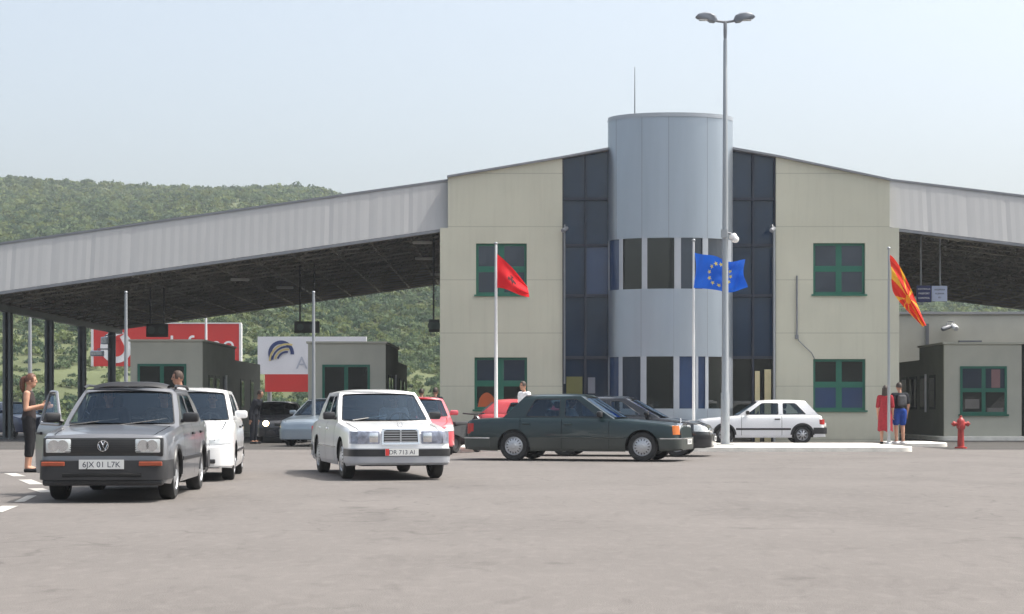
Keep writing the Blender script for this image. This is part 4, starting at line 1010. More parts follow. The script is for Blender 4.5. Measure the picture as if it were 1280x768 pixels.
    # mirrors
    for s in (1, -1):
        xm = xc_ - .28; zm_ = zb(xm) + .10; m = MB(); y0 = gy(xm, zm_); 
        Mm = Matrix.Translation((xm, s * (y0 + .13), zm_)); m.rbox(-.06, .05, -.10, .10, -.06, .065, .035, 0, Mm); m.tube([(xm, s * (y0 - .01), zm_ - .05), (xm, s * (y0 + .08), zm_ - .03)], .025, 6)
        mo = m.build('mirror', M_['black'] if sp.get('mblack', 1) else pm, t, smooth=40)
        if opn is not None and s == opn[1]: mo.data.transform(Mo); mo.parent = dobj[(opn[0], opn[1])]
    # bumpers
    def bumper(front, z0, z1, mname, out=.06, back=.55, strip=None, mt2='chrome'):
        e = xf if front else xr; sg = 1 if front else -1; pts = []
        xwheel = (xf - xw1 if front else xw2 - xr) - ra - .015; bk = min(back, xwheel)
        for q in [bk, bk * .7, .22, .14, .09, .05, .02, 0]: pts.append((e - sg * q, plan(e - sg * q) * .985 + .012))
        pl = [(x + sg * out * (1 - min(1, abs(e - x) / .25)), y) for x, y in pts]
        yl = pl[-1][1]; pl += [(e + sg * (out + .025 * (1 - (q) ** 2)), yl * q) for q in (.75, .5, .25, 0)]
        full = pl + [(x, -y) for x, y in pl[-2::-1]]; rings = []
        c = Vector((e - sg * .6, 0))
        for x, y in full:
            inx = x - sg * .10 if abs(e - x) < .2 else x; iny = y * .9
            zz = [(0, z0 + .02), (.012, z0), (1, z0), (1, z1), (.012, z1), (0, z1 - .02)]
            rings.append([(x + (inx - x) * q, y + (iny - y) * q, z) for q, z in zz])
        m = MB(); m.loft(rings, True, 0, True)
        if strip:
            rr_ = [[(x + sg * .004, y * 1.003 + math.copysign(.003, y), strip[0]), (x + sg * .004, y * 1.003 + math.copysign(.003, y), strip[1])] for x, y in full]; m.loft(rr_, False, 1)
        return m.build('bumper', [mname, M_[mt2] if isinstance(mt2, str) else mt2], t, smooth=35), full
    bf = sp['bump']; bm_ = pm if bf.get('m') == 'body' else (lower if bf.get('m') == 'lower' else M_[bf.get('m', 'black')])
    bumper(True, bf['z'][0], bf['z'][1], bm_, bf.get('out', .06), strip=bf.get('strip'), mt2=bf.get('sm', 'chrome')); bumper(False, bf['z'][0] + .02, bf['z'][1] + .02, bm_, bf.get('out', .06), strip=bf.get('strip'), mt2=bf.get('sm', 'chrome'))
    nf = lambda z: xf - rake * (z - .45); nr = lambda z: xr + rrake * (z - .45)
    def fbox(y0, y1, z0, z1, nm, mm, d=.02, inn=.05, r=.012, front=True, par=None):
        m = MB(); zc = (z0 + z1) / 2
        if front: m.rbox(nf(zc) - inn, nf(zc) + d, y0, y1, z0, z1, r)
        else: m.rbox(nr(zc) - d, nr(zc) + inn, y0, y1, z0, z1, r)
        return m.build(nm, mm, par or t, smooth=40)
    A = dict(t=t, fbox=fbox, nf=nf, nr=nr, hw=hw, xf=xf, xr=xr, plan=plan, yz=yz, top=top, sp=sp, H=H, zrs=zrs, wr=wr_, gy=gy, body=body, cabin=cabin, xw=(xw1, xw2), ra=ra, zb=zb, xs_f=xs_f)
    if sp.get('mould'):
        z0, z1, mm = sp['mould']
        for s in (1, -1):
            m = MB(); a, b = xw2 + ra + .03, xw1 - ra - .03; n_ = 8; rows = []
            for i in range(n_ + 1):
                x = a + (b - a) * i / n_; y = yz(x, (z0 + z1) / 2); rows.append([(x, s * (y - .01), z0), (x, s * (y + .012), z0 + .008), (x, s * (y + .012), z1 - .008), (x, s * (y - .01), z1)])
            m.loft(rows, True, 0, True); m.build('side_moulding', M_[mm] if isinstance(mm, str) else mm, t, smooth=30)
    if sp.get('archtrim'):
        for xw in (xw1, xw2):
            for s in (1, -1):
                m = MB(); rows = []
                for k in range(17):
                    a = math.pi * k / 16; c_, s_ = math.cos(a), math.sin(a); y = yz(xw, rw + ra * s_)
                    rows.append([(xw + (ra + q) * c_, s * (y + o_), rw + (ra + q) * s_) for q, o_ in ((-.012, -.02), (-.012, .012), (.04, .010), (.05, -.01))])
                m.loft(rows, False, 0); m.build('arch_trim', M_['black'], t, smooth=40)
    for fr2 in (True, False):
        p = sp.get('plate_f' if fr2 else 'plate_r')
        if p:
            y0, z0, txt = p; zc = z0 + .055; xx = (xf + bf.get('out', .06) + .03) if p[1] < bf['z'][1] else nf(zc) + .02
            sg = 1 if fr2 else -1; xx = xx if fr2 else xr - bf.get('out', .06) - .03
            m = MB(); m.box(min(xx, xx + sg * .01), max(xx, xx + sg * .01), y0 - .26, y0 + .26, z0, z0 + .11); pl_ = m.build('number_plate', M_['plate'], t)
            Mt = Matrix.Translation((xx + sg * .0105, y0, z0 + .022)) @ Matrix(((0, 0, sg, 0), (sg, 0, 0, 0), (0, 1, 0, 0), (0, 0, 0, 1)))
            text_mesh(txt, .095, 'plate_lettering', M_['ink'], pl_, Mt, extrude=.001)
            if sp.get('plate_red'):
                m = MB(); m.box(min(xx + .0105, xx + .012), max(xx + .0105, xx + .012), y0 - .258, y0 - .20, z0 + .003, z0 + .107); m.build('plate_band', M_['red'], pl_)
    return A
def ring_emblem(A, y, z, r, kind, m, x=None):
    mb = MB(); x = x if x is not None else A['nf'](z) + .03
    mb.tube([(x, y + r * math.cos(a), z + r * math.sin(a)) for a in np.linspace(0, 2 * math.pi, 25)], r * .11, 6, 0, False)
    if kind == 'vw':
        for pts in (((-.36, .86), (-.02, .16), (0, .12), (.02, .16), (.36, .86)), ((-.86, .34), (-.42, -.72), (0, .02), (.42, -.72), (.86, .34))):
            mb.tube([(x, y + r * a, z + r * b) for a, b in pts], r * .10, 5)
    if kind == 'star':
        for a in (90, 210, 330): mb.tube([(x, y, z), (x, y + r * math.cos(R(a)), z + r * math.sin(R(a)))], [r * .14, r * .03], 5)
    return mb.build('emblem', m, A['t'], smooth=60)

# -- specifications, all in metres
W124 = dict(L=4.74, W=1.74, H=1.44, foh=.84, wb=2.80, rw=.315, zs=.21, rc=.16,
    top=[(2.37, .70), (2.30, .755), (2.0, .80), (1.0, .885), (.92, .90), (-1.45, .915), (-1.55, .91), (-2.2, .875), (-2.33, .855), (-2.37, .80)],
    cowl=.95, deck=-1.50, roof=(.20, -1.02), tumble=.76, doors=[(-.18, .85), (-1.10, -.18)], bow=(.13, .08), hblack=0,
    windows=[(-.13, .62, -.13, .12), (-1.0, -.23, -.80, -.23)], rake=.10, rrake=.06,
    bump=dict(z=(.30, .53), m='lower', out=.07), wheel='cap')
JETTA = dict(L=4.385, W=1.68, H=1.41, foh=.80, wb=2.475, rw=.295, zs=.20, rc=.12,
    top=[(2.19, .74), (2.15, .785), (1.9, .815), (1.0, .885), (.86, .90), (-1.3, .925), (-1.42, .93), (-2.1, .945), (-2.17, .93), (-2.19, .88)],
    cowl=.92, deck=-1.34, roof=(.22, -.90), tumble=.735, doors=[(-.20, .80), (-1.02, -.20)], bow=(.09, .06),
    windows=[(-.15, .60, -.15, .10), (-.92, -.25, -.72, -.25)], rake=.08, rrake=.05, bump=dict(z=(.27, .50), m='black', out=.07), wheel='steel', mould=(.46, .52, 'black'), archtrim=1)
GOLF = dict(L=3.985, W=1.665, H=1.415, foh=.79, wb=2.475, rw=.29, zs=.20, rc=.12,
    top=[(1.99, .73), (1.95, .775), (1.7, .81), (.85, .885), (.70, .90), (-1.7, .92), (-1.86, .92), (-1.97, .88), (-1.99, .80)],
    cowl=.76, deck=-1.80, roof=(.08, -1.38), tumble=.76, doors=[(-.62, .66)], bow=(.09, .05), crown=.012,
    windows=[(-.52, .50, -.52, .00), (-1.40, -.66, -1.06, -.66)], rake=.08, rrake=.18, bump=dict(z=(.30, .50), m='black', out=.08), wheel='star', mould=(.44, .51, 'black'), archtrim=1, rwin=(.10, .16, .10))
HATCH = dict(L=3.95, W=1.66, H=1.42, foh=.78, wb=2.48, rw=.29, zs=.19, rc=.30, crown=.05,
    top=[(1.975, .62), (1.93, .70), (1.75, .77), (1.2, .865), (.85, .92), (-1.6, .96), (-1.85, .95), (-1.95, .88), (-1.975, .80)],
    cowl=.95, deck=-1.76, roof=(.12, -1.25), tumble=.74, doors=[(-.2, .80), (-1.02, -.2)], bow=(.20, .12), windows=[(-.15, .60, -.15, .05), (-1.0, -.25, -.85, -.25)],
    rake=.12, rrake=.2, bump=dict(z=(.24, .52), m='body', out=.05), wheel='cap', rwin=(.12, .16, .12), mblack=0)
SEDAN = dict(L=4.55, W=1.72, H=1.42, foh=.88, wb=2.65, rw=.30, zs=.19, rc=.26, crown=.04,
    top=[(2.27, .62), (2.22, .70), (1.95, .78), (1.1, .885), (.95, .91), (-1.4, .94), (-1.5, .945), (-2.1, .96), (-2.22, .93), (-2.27, .84)],
    cowl=1.0, deck=-1.45, roof=(.18, -.90), tumble=.73, doors=[(-.2, .82), (-1.05, -.2)], bow=(.17, .10), windows=[(-.15, .60, -.15, .08), (-1.0, -.25, -.78, -.25)],
    rake=.12, rrake=.08, bump=dict(z=(.24, .52), m='body', out=.05), wheel='star', mblack=0)
def norm(a, b): d = math.hypot(a, b); return (a / d, b / d)
def off(p, h, f, l=0): return (p[0] + h[0] * f - h[1] * l, p[1] + h[1] * f + h[0] * l)
def spec(base, **k): d = dict(base); d.update(k); return d

def w124_front(A, pm, lamp_amber='amber', lm='lamp'):
    fb, nf = A['fbox'], A['nf']
    # upright chrome-framed grille
    g = MB(); zt, zb_, w = .80, .555, .30
    poly = [(-w, zb_), (w, zb_), (w - .01, zt - .02), (w - .05, zt), (-w + .05, zt), (-w + .01, zt - .02)]
    inn = inset(poly, .028, .028); p2, tr = tess(poly, [inn]); x0 = nf(.66) + .05
    sl = lambda z: x0 - .12 * (z - .55)
    g.add([(sl(z), y, z) for y, z in p2], tr); n = len(poly); 
    g.loft([[(sl(z), y, z) for y, z in poly], [(sl(z) - .12, y, z) for y, z in poly]], True)
    go = g.build('grille', M_['chrome'], A['t'], smooth=30)
    g = MB(); p2, tr = tess(inn); g.add([(sl(z) - .012, y, z) for y, z in p2], tr); go2 = g.build('grille_mesh', M_['lamp_rim'], go)
    g = MB()
    for k in range(5): zz = zb_ + .05 + k * .037; g.box(sl(zz) - .012, sl(zz) - .002, -w + .04, w - .04, zz - .006, zz + .006)
    g.box(sl(.68) - .012, sl(.68) + .003, -.012, .012, zb_ + .02, zt - .02); g.build('grille_bar', M_['rim'], go)
    ring_emblem(A, 0, .865, .04, 'star', M_['chrome'], nf(.8) - .05)
    for s in (1, -1):
        y0, y1 = sorted((s * .335, s * .665)); h = fb(y0 - .01, y1 + .01, .565, .765, 'headlight', M_[lm], .032, .1, .02)
        y0, y1 = sorted((s * .345, s * .50)); fb(y0, y1, .58, .75, 'reflector', M_['chrome'], .036, .03, .02, True, h)
        # wraparound indicator
        m = MB(); rows = []
        for q in np.linspace(0, 1, 7):
            x = A['xf'] - .012 - .09 * q; y = A['plan'](x) * .99 + .004
            rows.append([(x - .1 * (z - .45) + (.02 if q == 0 else .006), s * y, z) for z in (.57, .76)])
        rows = [[(nf(z) + .03, s * .67, z) for z in (.57, .76)]] + rows
        m.loft(rows, False); m.build('indicator', M_[lamp_amber], A['t'], smooth=60)
def corner_lamp(A, yin, wrap, z0=.575, z1=.70, m_='lamp'):
    for s in (1, -1):
        m = MB(); rows = []; xf_ = A['xf']; rk = A['sp'].get('rake', .04)
        y1 = max(A['yz'](xf_, .6), yin + .05)
        pts = [(xf_, yin + (y1 - yin) * k / 4) for k in range(5)] + [(xf_ - wrap * q, None) for q in np.linspace(.03, 1, 12)]
        for i, (x, y) in enumerate(pts):
            q = max(0, (i - 4) / 12); row = []
            for z in (z0 + .02 * q, (z0 + z1) / 2 + .01 * q, min(z1 + .05 * q, A['top'](x) - .012)):
                yy = (y if y is not None else A['yz'](x, z)) + .006
                row.append((x - rk * (z - .45) * (1 - (xf_ - x) / .5) + .012 * (1 - q), s * yy, z))
            rows.append(row)
        m.loft(rows, False); m.build('headlight', M_[m_], A['t'], smooth=60)
def tails(A, y0, y1, z0, z1, wrap=.16):
    for s in (1, -1):
        m = MB(); rows = [[(A['nr'](z) - .012, s * y0, z) for z in (z0, z1)]]
        for q in np.linspace(0, 1, 6):
            x = A['xr'] + .01 + wrap * q; y = A['plan'](x) * .985 + .006
            rows.append([(x + .03 * (z - .45) - (.012 if q == 0 else 0), s * (y if z < A['top'](x) else y), z) for z in (z0, z1)])
        m.loft(rows, False); m.build('tail_light', M_['taillight'], A['t'], smooth=60)

P_ = {}
P_['grey'] = paint('paint_grey', (.17, .175, .19), .35, .34)
P_['white'] = paint('paint_white', (.78, .78, .78), 0, .3)
P_['silverwhite'] = paint('paint_silver_white', (.70, .71, .73), .1, .3)
P_['lowgrey'] = mat('cladding_grey', (.36, .37, .40), .4, .2, .06, 2)
P_['green'] = paint('paint_dark_green', (.005, .020, .023), .1, .28, .45)
P_['lowgreen'] = mat('cladding_green_grey', (.055, .062, .057), .42, .2, .1, 2)
P_['black'] = paint('paint_black', (.012, .013, .017), .1, .25)
P_['red'] = paint('paint_red', (.52, .05, .06), 0, .35)
P_['pink'] = paint('paint_faded_red', (.60, .10, .12), 0, .4)
P_['golf'] = paint('paint_golf_white', (.76, .77, .79), 0, .3)
P_['blue'] = paint('paint_navy', (.018, .03, .08), .2, .3)
P_['silver'] = paint('paint_silver_blue', (.27, .32, .37), .45, .3)

# dark grey sedan, front left
h = norm(.062, -1.0); ax = (-4.87, 20.6); c = off(ax, h, -(JETTA['L'] / 2 - JETTA['foh']))
JP = c, h
A = car('grey_sedan', 'dark grey boxy sedan facing the camera with its door open, nearest car on the left', spec(JETTA, W=1.56, bump=dict(z=(.27, .50), m='charcoal', out=.07), open=(0, -1, -30), plate_f=(0, .40, '6JX 01 L7K')), c, h, P_['grey'], M_['black'].copy() if False else None)
fb = A['fbox']
gr = fb(-.70, .70, .545, .765, 'grille', M_['lamp_rim'], .012, .06, .015)
m = MB()
for k in range(6): zz = .60 + k * .026; m.box(A['nf'](zz) + .010, A['nf'](zz) + .018, -.44, .44, zz - .004, zz + .004)
m.build('grille_bar', M_['black'], gr)
for s in (1, -1):
    y0, y1 = sorted((s * .37, s * .67)); hl = fb(y0, y1, .585, .755, 'headlight', M_['lamp'], .022, .05, .02)
    for k in (.33, .67):
        m = MB(); yy = y0 + (y1 - y0) * k; m.lathe([(.001, .022), (.05, .02), (.068, .0235)], 16, 0, Matrix.Translation((A['nf'](.67) + .002, yy, .672)) @ Matrix.Rotation(R(90), 4, 'Y')); m.build('reflector', M_['chrome'], hl, smooth=60)
    y0, y1 = sorted((s * .43, s * .70)); m = MB(); x_ = A['xf'] + .088; m.rbox(x_ - .03, x_ + .008, y0, y1, .435, .485, .008); m.build('indicator', M_['dim_amber'], A['t'])
ring_emblem(A, 0, .67, .062, 'vw', M_['chrome'], A['nf'](.67) + .024)
m = MB(); m.rbox(A['xf'] + .06, A['xf'] + .098, -.46, .46, .305, .352, .01); m.build('air_intake', M_['well'], A['t'], smooth=40)
m = MB(); m.rbox(A['xf'] - .12, A['xf'] + .045, -.70, .70, .20, .285, .03); m.build('spoiler_lip', M_['black'], A['t'], smooth=40)
m = MB()
rows = []
for i in range(13):
    u = -1 + i / 6; rows.append([(A['sp']['roof'][0] + .05 * (1 - u * u) - .02 + dx, u * A['wr'] * .82, A['H'] - .045 * u * u * u * u + dz - .012) for dx, dz in ((-.28, .02), (-.24, .065), (-.02, .055), (.04, .005))])
m.loft(rows, False); m.build('roof_deflector', M_['black'], A['t'], smooth=40)
for s in (1, -1):
    m = MB(); m.tube([(.25, s * (A['wr'] + .01), A['zrs'] + .02), (.1, s * (A['wr'] - .005), A['zrs'] + .055), (-.8, s * (A['wr'] - .005), A['zrs'] + .055), (-.95, s * (A['wr'] + .01), A['zrs'] + .02)], .018, 6); m.build('roof_rail', M_['black'], A['t'], smooth=60)
m = MB(); m.tube([(1.02, -.62, .905), (.80, -.05, .98)], .010, 5); m.tube([(1.02, .0, .905), (.80, .55, .98)], .010, 5); m.build('wiper', M_['black'], A['t'])
JA = A

# white hatchback behind it
h = norm(.11, -.99); ax = (-5.05, 25.45); c = off(ax, h, -HATCH['L'] / 2)
A = car('white_hatchback', 'white rounded hatchback close behind the dark grey sedan', spec(HATCH, H=1.46, mould=(.43, .48, 'black'), hblack=1, plate_f=(0, .36, 'SK 481 EA')), c, h, P_['white'])
fb = A['fbox']
corner_lamp(A, .34, .30)
fb(-.34, .34, .575, .625, 'grille', M_['lamp_rim'], .014, .05, .012)
m = MB(); m.rbox(A['xf'] + .02, A['xf'] + .082, -.55, .55, .28, .345, .012); m.build('lower_intake', M_['black'], A['t'], smooth=40)
WH = c, h, A

# white three box saloon in the middle
h = norm(.243, -.97); ax = (-1.93, 26.85); c = off(ax, h, -(W124['L'] / 2 - W124['foh']))
A = car('white_sedan', 'white three box sedan driving towards the camera in the middle of the forecourt', spec(W124, W=1.67, bump=dict(z=(.27, .50), m='lower', out=.08, strip=(.375, .485), sm=M_['black']), clad=.48, plate_f=(0, .385, 'DR 713 AI'), plate_red=1, mould=(.485, .515, 'chrome')), c, h, P_['white'], P_['lowgrey'], glass='glass_t')
w124_front(A, P_['white'], 'lamp_d', 'lamp_d'); tails(A, .42, .8, .58, .80)
m = MB(); m.tube([(1.06, -.55, .925), (.80, .05, 1.0)], .010, 5); m.build('wiper', M_['black'], A['t'])
WM = c, h, A

# dark green saloon, side on
h = norm(.962, -.272); mid = (1.61, 36.45); c = off(mid, h, -.16)
A = car('dark_green_sedan', 'dark green three box sedan seen from the side with grey green lower panels', spec(W124, L=4.64, foh=.76, bump=dict(z=(.27, .50), m='lower', out=.07, strip=(.475, .498)), clad=.49, plate_f=(0, .36, 'TR 264 K'), mould=(.485, .515, P_['lowgreen'])), c, h, P_['green'], P_['lowgreen'], glass='glass_t')
w124_front(A, P_['green']); tails(A, .42, .8, .58, .80)
GS = c, h, A
# black saloon beyond it
h = norm(.98, -.20); fwheel = (3.80, 38.9); c = off(off(fwheel, h, -(SEDAN['L'] / 2 - SEDAN['foh'])), h, 0, .84)
A = car('black_sedan', 'black sedan partly hidden behind the dark green sedan, its nose showing', spec(SEDAN, L=4.30, foh=.74, top=[(2.145, .62), (2.10, .70), (1.85, .78), (1.05, .885), (.95, .91), (-1.4, .94), (-1.5, .945), (-2.0, .96), (-2.1, .93), (-2.145, .84)], plate_f=(0, .36, 'KS 902 B')), c, h, P_['black'])
corner_lamp(A, .34, .34)
A['fbox'](-.32, .32, .55, .66, 'grille', M_['chrome'], .02, .05, .02)
tails(A, .45, .8, .62, .82)

# white three door hatchback by the terminal
h = norm(-1, .03); rwp = (PX(1003, 53.5), 53.5); c = off(off(rwp, h, -(GOLF['L'] / 2 - GOLF['foh'] - GOLF['wb']) if False else (GOLF['L'] / 2 - (GOLF['L'] - GOLF['foh'] - GOLF['wb']))), h, 0, -.80)
A = car('white_hatchback', 'white boxy three door hatchback parked side on under the terminal tower', spec(GOLF, plate_r=(0, .55, 'TR 55 C')), c, h, P_['golf'])
tails(A, .52, .8, .62, .78)
for s in (1, -1): A['fbox'](min(s * .4, s * .66), max(s * .4, s * .66), .585, .74, 'headlight', M_['lamp'], .02, .05, .02)
A['fbox'](-.39, .39, .585, .74, 'grille', M_['lamp_rim'], .012, .05, .015)

# red hatchback behind the green one, facing right
h = norm(1, -.02); c = (PX(590, 50.4) + HATCH['L'] / 2 + .05, 51.2)
A = car('red_hatchback', 'red hatchback behind the dark green sedan, only its rear roof showing', spec(HATCH), c, h, P_['red']); tails(A, .5, .8, .66, .84)
# faded red car behind the white saloon
h = norm(.10, -1); c = off((-2.16, 40.0), h, -HATCH['L'] / 2)
A = car('faded_red_hatchback', 'pinkish red hatchback half hidden behind the white sedan', spec(HATCH), c, h, P_['pink'])
corner_lamp(A, .34, .28)
# black car with lit lamp, under the canopy
h = norm(.22, -1); c = off((PX(355, 54.6), 54.6), h, -SEDAN['L'] / 2)
A = car('black_sedan', 'black sedan with a lit headlamp between the two left booths', spec(SEDAN, H=1.38), c, h, P_['black'])
for s in (1, -1):
    m = MB(); m.lathe([(.001, .02), (.085, .015), (.10, -.02)], 16, 0, Matrix.Translation((A['nf'](.64), s * .58, .64)) @ Matrix.Rotation(R(90), 4, 'Y')); m.build('headlight', M_['lit'] if s < 0 else M_['lamp'], A['t'], smooth=60)
A['fbox'](-.3, .3, .56, .66, 'grille', M_['lamp_rim'], .012, .05, .012)
# silver blue car with open door
h = norm(-.30, -.95); c = off((PX(380, 49.5), 49.5), h, -HATCH['L'] / 2 + .2)
A = car('silver_blue_hatchback', 'silver blue hatchback beside the lit black sedan, partly hidden behind the white sedan', spec(HATCH, H=1.45), c, h, P_['silver'])
# navy car at the left edge
h = norm(.75, -.66); c = (PX(10, 67), 67.5)
A = car('navy_hatchback', 'dark blue car parked behind the canopy columns at the left edge', spec(HATCH), c, h, P_['blue'])
for s in (1, -1): A['fbox'](min(s * .36, s * .62), max(s * .36, s * .62), .58, .70, 'headlight', M_['lamp'], .02, .05, .03)

# ------------------------------------------------------------------ black scooter behind the green sedan
sx, sy = PX(585, 45.5), 45.3
t = thing('motor_scooter', 'black motor scooter standing by the kerb behind the dark green sedan', 'scooter', (sx, sy - 2.6, 0), R(62))
for x in (-.55, .62):
    m = MB(); Mx = Matrix.Translation((x, 0, .24)) @ Matrix.Rotation(R(90), 4, 'X')
    m.lathe([(.13, -.05), (.21, -.06), (.24, -.03), (.24, .03), (.21, .06), (.13, .05)], 20, 0, Mx, cap=False); wo = m.build('wheel', M_['tyre'], t, smooth=50)
    m = MB(); m.lathe([(.001, -.045), (.13, -.04), (.135, 0), (.13, .04), (.001, .045)], 16, 0, Mx); m.build('rim', M_['rim_dark'], wo, smooth=40)
m = MB()
m.loft([[(x, y, z) for y, z in ((-w, z0), (w, z0), (w * .8, z1), (-w * .8, z1))] for x, w, z0, z1 in ((-.75, .06, .5, .66), (-.5, .15, .42, .70), (-.1, .16, .30, .72), (.02, .13, .2, .45), (.38, .13, .2, .28), (.46, .16, .22, .72), (.52, .10, .4, .86), (.56, .05, .62, .92))], True, 0, True)
m.build('body', P_['black'], t, smooth=30)
m = MB(); m.rbox(-.72, .0, -.13, .13, .70, .80, .04); m.build('seat', M_['seat'], t, smooth=40)
m = MB(); m.tube([(.62, 0, .24), (.50, 0, .95)], .03, 8); m.tube([(.44, -.32, 1.0), (.50, -.12, .98), (.50, .12, .98), (.44, .32, 1.0)], .018, 8); m.build('handlebar', M_['black'], t, smooth=60)
m = MB(); m.ball((.60, 0, .86), .06, .08, .07, 8); m.build('headlight', M_['lamp'], t, smooth=60)

# ------------------------------------------------------------------ hydrant
HYX, HYY = PX(1201, 47.1), 47.1
t = thing('fire_hydrant', 'red fire hydrant standing in front of the right booth', 'fire hydrant', (HYX, HYY, .004))
m = MB(); m.lathe([(.17, 0), (.17, .04), (.10, .05), (.095, .10), (.085, .55), (.10, .56), (.125, .60), (.125, .64), (.115, .66), (.115, .74), (.10, .80), (.05, .86), (.035, .87), (.035, .92), (.001, .93)], 20); m.build('barrel', M_['hydrant'], t, smooth=35)
for s in (1, -1):
    m = MB(); m.lathe([(.055, .09), (.055, .17), (.072, .17), (.072, .22), (.03, .235), (.03, .26), (.001, .26)], 14, 0, Matrix.Translation((0, 0, .69)) @ Matrix.Rotation(R(90 * s), 4, 'Y')); m.build('outlet', M_['hydrant'], t, smooth=35)
m = MB(); m.lathe([(.06, .09), (.06, .15), (.08, .15), (.08, .19), (.001, .20)], 14, 0, Matrix.Translation((0, 0, .60)) @ Matrix.Rotation(R(90), 4, 'X')); m.build('front_outlet', M_['hydrant'], t, smooth=35)

# ------------------------------------------------------------------ people
def skin_mat(name, c): return mat(name, c, .55, 0, .05, 12, .3)
M_['skin'] = skin_mat('skin', (.46, .25, .17)); M_['skin2'] = skin_mat('tanned_skin', (.34, .18, .12))
M_['hair'] = mat('dark_hair', (.03, .018, .012), .6, 0, .3, 40); M_['hair_red'] = mat('auburn_hair', (.10, .035, .02), .55, 0, .3, 40); M_['hair_grey'] = mat('short_brown_hair', (.045, .026, .018), .7, 0, .3, 40)
M_['eye'] = mat('eye_dark', (.02, .015, .012), .3)
def cloth(name, c): return mat(name, c, .85, 0, .14, 14, .15, bump=.25, bscale=25)
C_ = dict(black=cloth('black_cloth', (.018, .018, .02)), white=cloth('white_cloth', (.72, .72, .74)), red=cloth('red_dress_cloth', (.30, .03, .04)), blue=cloth('blue_shorts_cloth', (.02, .055, .25)),
          top=cloth('patterned_top', (.045, .035, .035)), dark=cloth('dark_uniform', (.02, .022, .028)), grey=cloth('grey_cloth', (.085, .085, .09)), denim=cloth('denim', (.06, .08, .14)))
def apply_mods(o):
    dg = bpy.context.evaluated_depsgraph_get(); dg.update()
    me = bpy.data.meshes.new_from_object(o.evaluated_get(dg)); return me
def skinned(nodes, edges, rad, root, lvl=1):
    """closed tapered limbs between the joints; merge() fuses them into one surface"""
    mb = MB(); used = {k for e in edges for k in e}
    def rr(k): return rad[k] if isinstance(rad[k], tuple) and abs(rad[k][0] - rad[k][1]) > 1e-4 else None
    def sc(k): r = rad[k]; return min(r) if isinstance(r, tuple) else r
    for a, b in edges:
        A_, B_ = Vector(nodes[a]), Vector(nodes[b]); ea, eb = rr(a), rr(b)
        if ea and eb:
            rows = [[(A_.lerp(B_, t).x + (ea[0] + (eb[0] - ea[0]) * t) * math.cos(q), A_.lerp(B_, t).y + (ea[1] + (eb[1] - ea[1]) * t) * math.sin(q), A_.lerp(B_, t).z) for q in np.linspace(0, 2 * math.pi, 25)[:-1]] for t in (0, .25, .5, .75, 1)]
            mb.loft(rows, True, 0, True)
        else:
            ra_ = sc(a) * (.62 if ea else 1); rb_ = sc(b) * (.62 if eb else 1)
            if ea or eb: ra_ = max(ra_, rb_ * .9) if ea else ra_
            bulge = 1.08 if a[:3] in ('hip', 'kne', 'sho', 'shl', 'shr', 'knl', 'knr', 'ell', 'elr') else 1.0
            mb.tube([A_.lerp(B_, t) for t in (0, .3, .6, 1)], [ra_, (ra_ * .7 + rb_ * .3) * bulge, (ra_ * .4 + rb_ * .6), rb_], 14)
    for k in used:
        e = rr(k); c = nodes[k]
        if e: mb.ball(c, e[0], e[1], min(e) * .75, 8)
        else: r = sc(k); mb.ball(c, r, r, r, 8)
    return mb_mesh(mb)
def merge(meshes, vox, smooth=2):
    bm = bmesh.new()
    for m in meshes: bm.from_mesh(m); bpy.data.meshes.remove(m)
    me = bpy.data.meshes.new('tmp'); bm.to_mesh(me); bm.free()
    o = bpy.data.objects.new('tmp', me); COL.objects.link(o)
    rm = o.modifiers.new('r', 'REMESH'); rm.mode = 'VOXEL'; rm.voxel_size = vox
    sm = o.modifiers.new('c', 'SMOOTH'); sm.iterations = smooth; sm.factor = .4
    r = apply_mods(o); bpy.data.objects.remove(o); return r
def mb_mesh(mb):
    me = bpy.data.meshes.new('tmp'); me.from_pydata(mb.v, [], mb.f)
    b = bmesh.new(); b.from_mesh(me); bmesh.ops.recalc_face_normals(b, faces=b.faces[:]); b.to_mesh(me); b.free(); return me
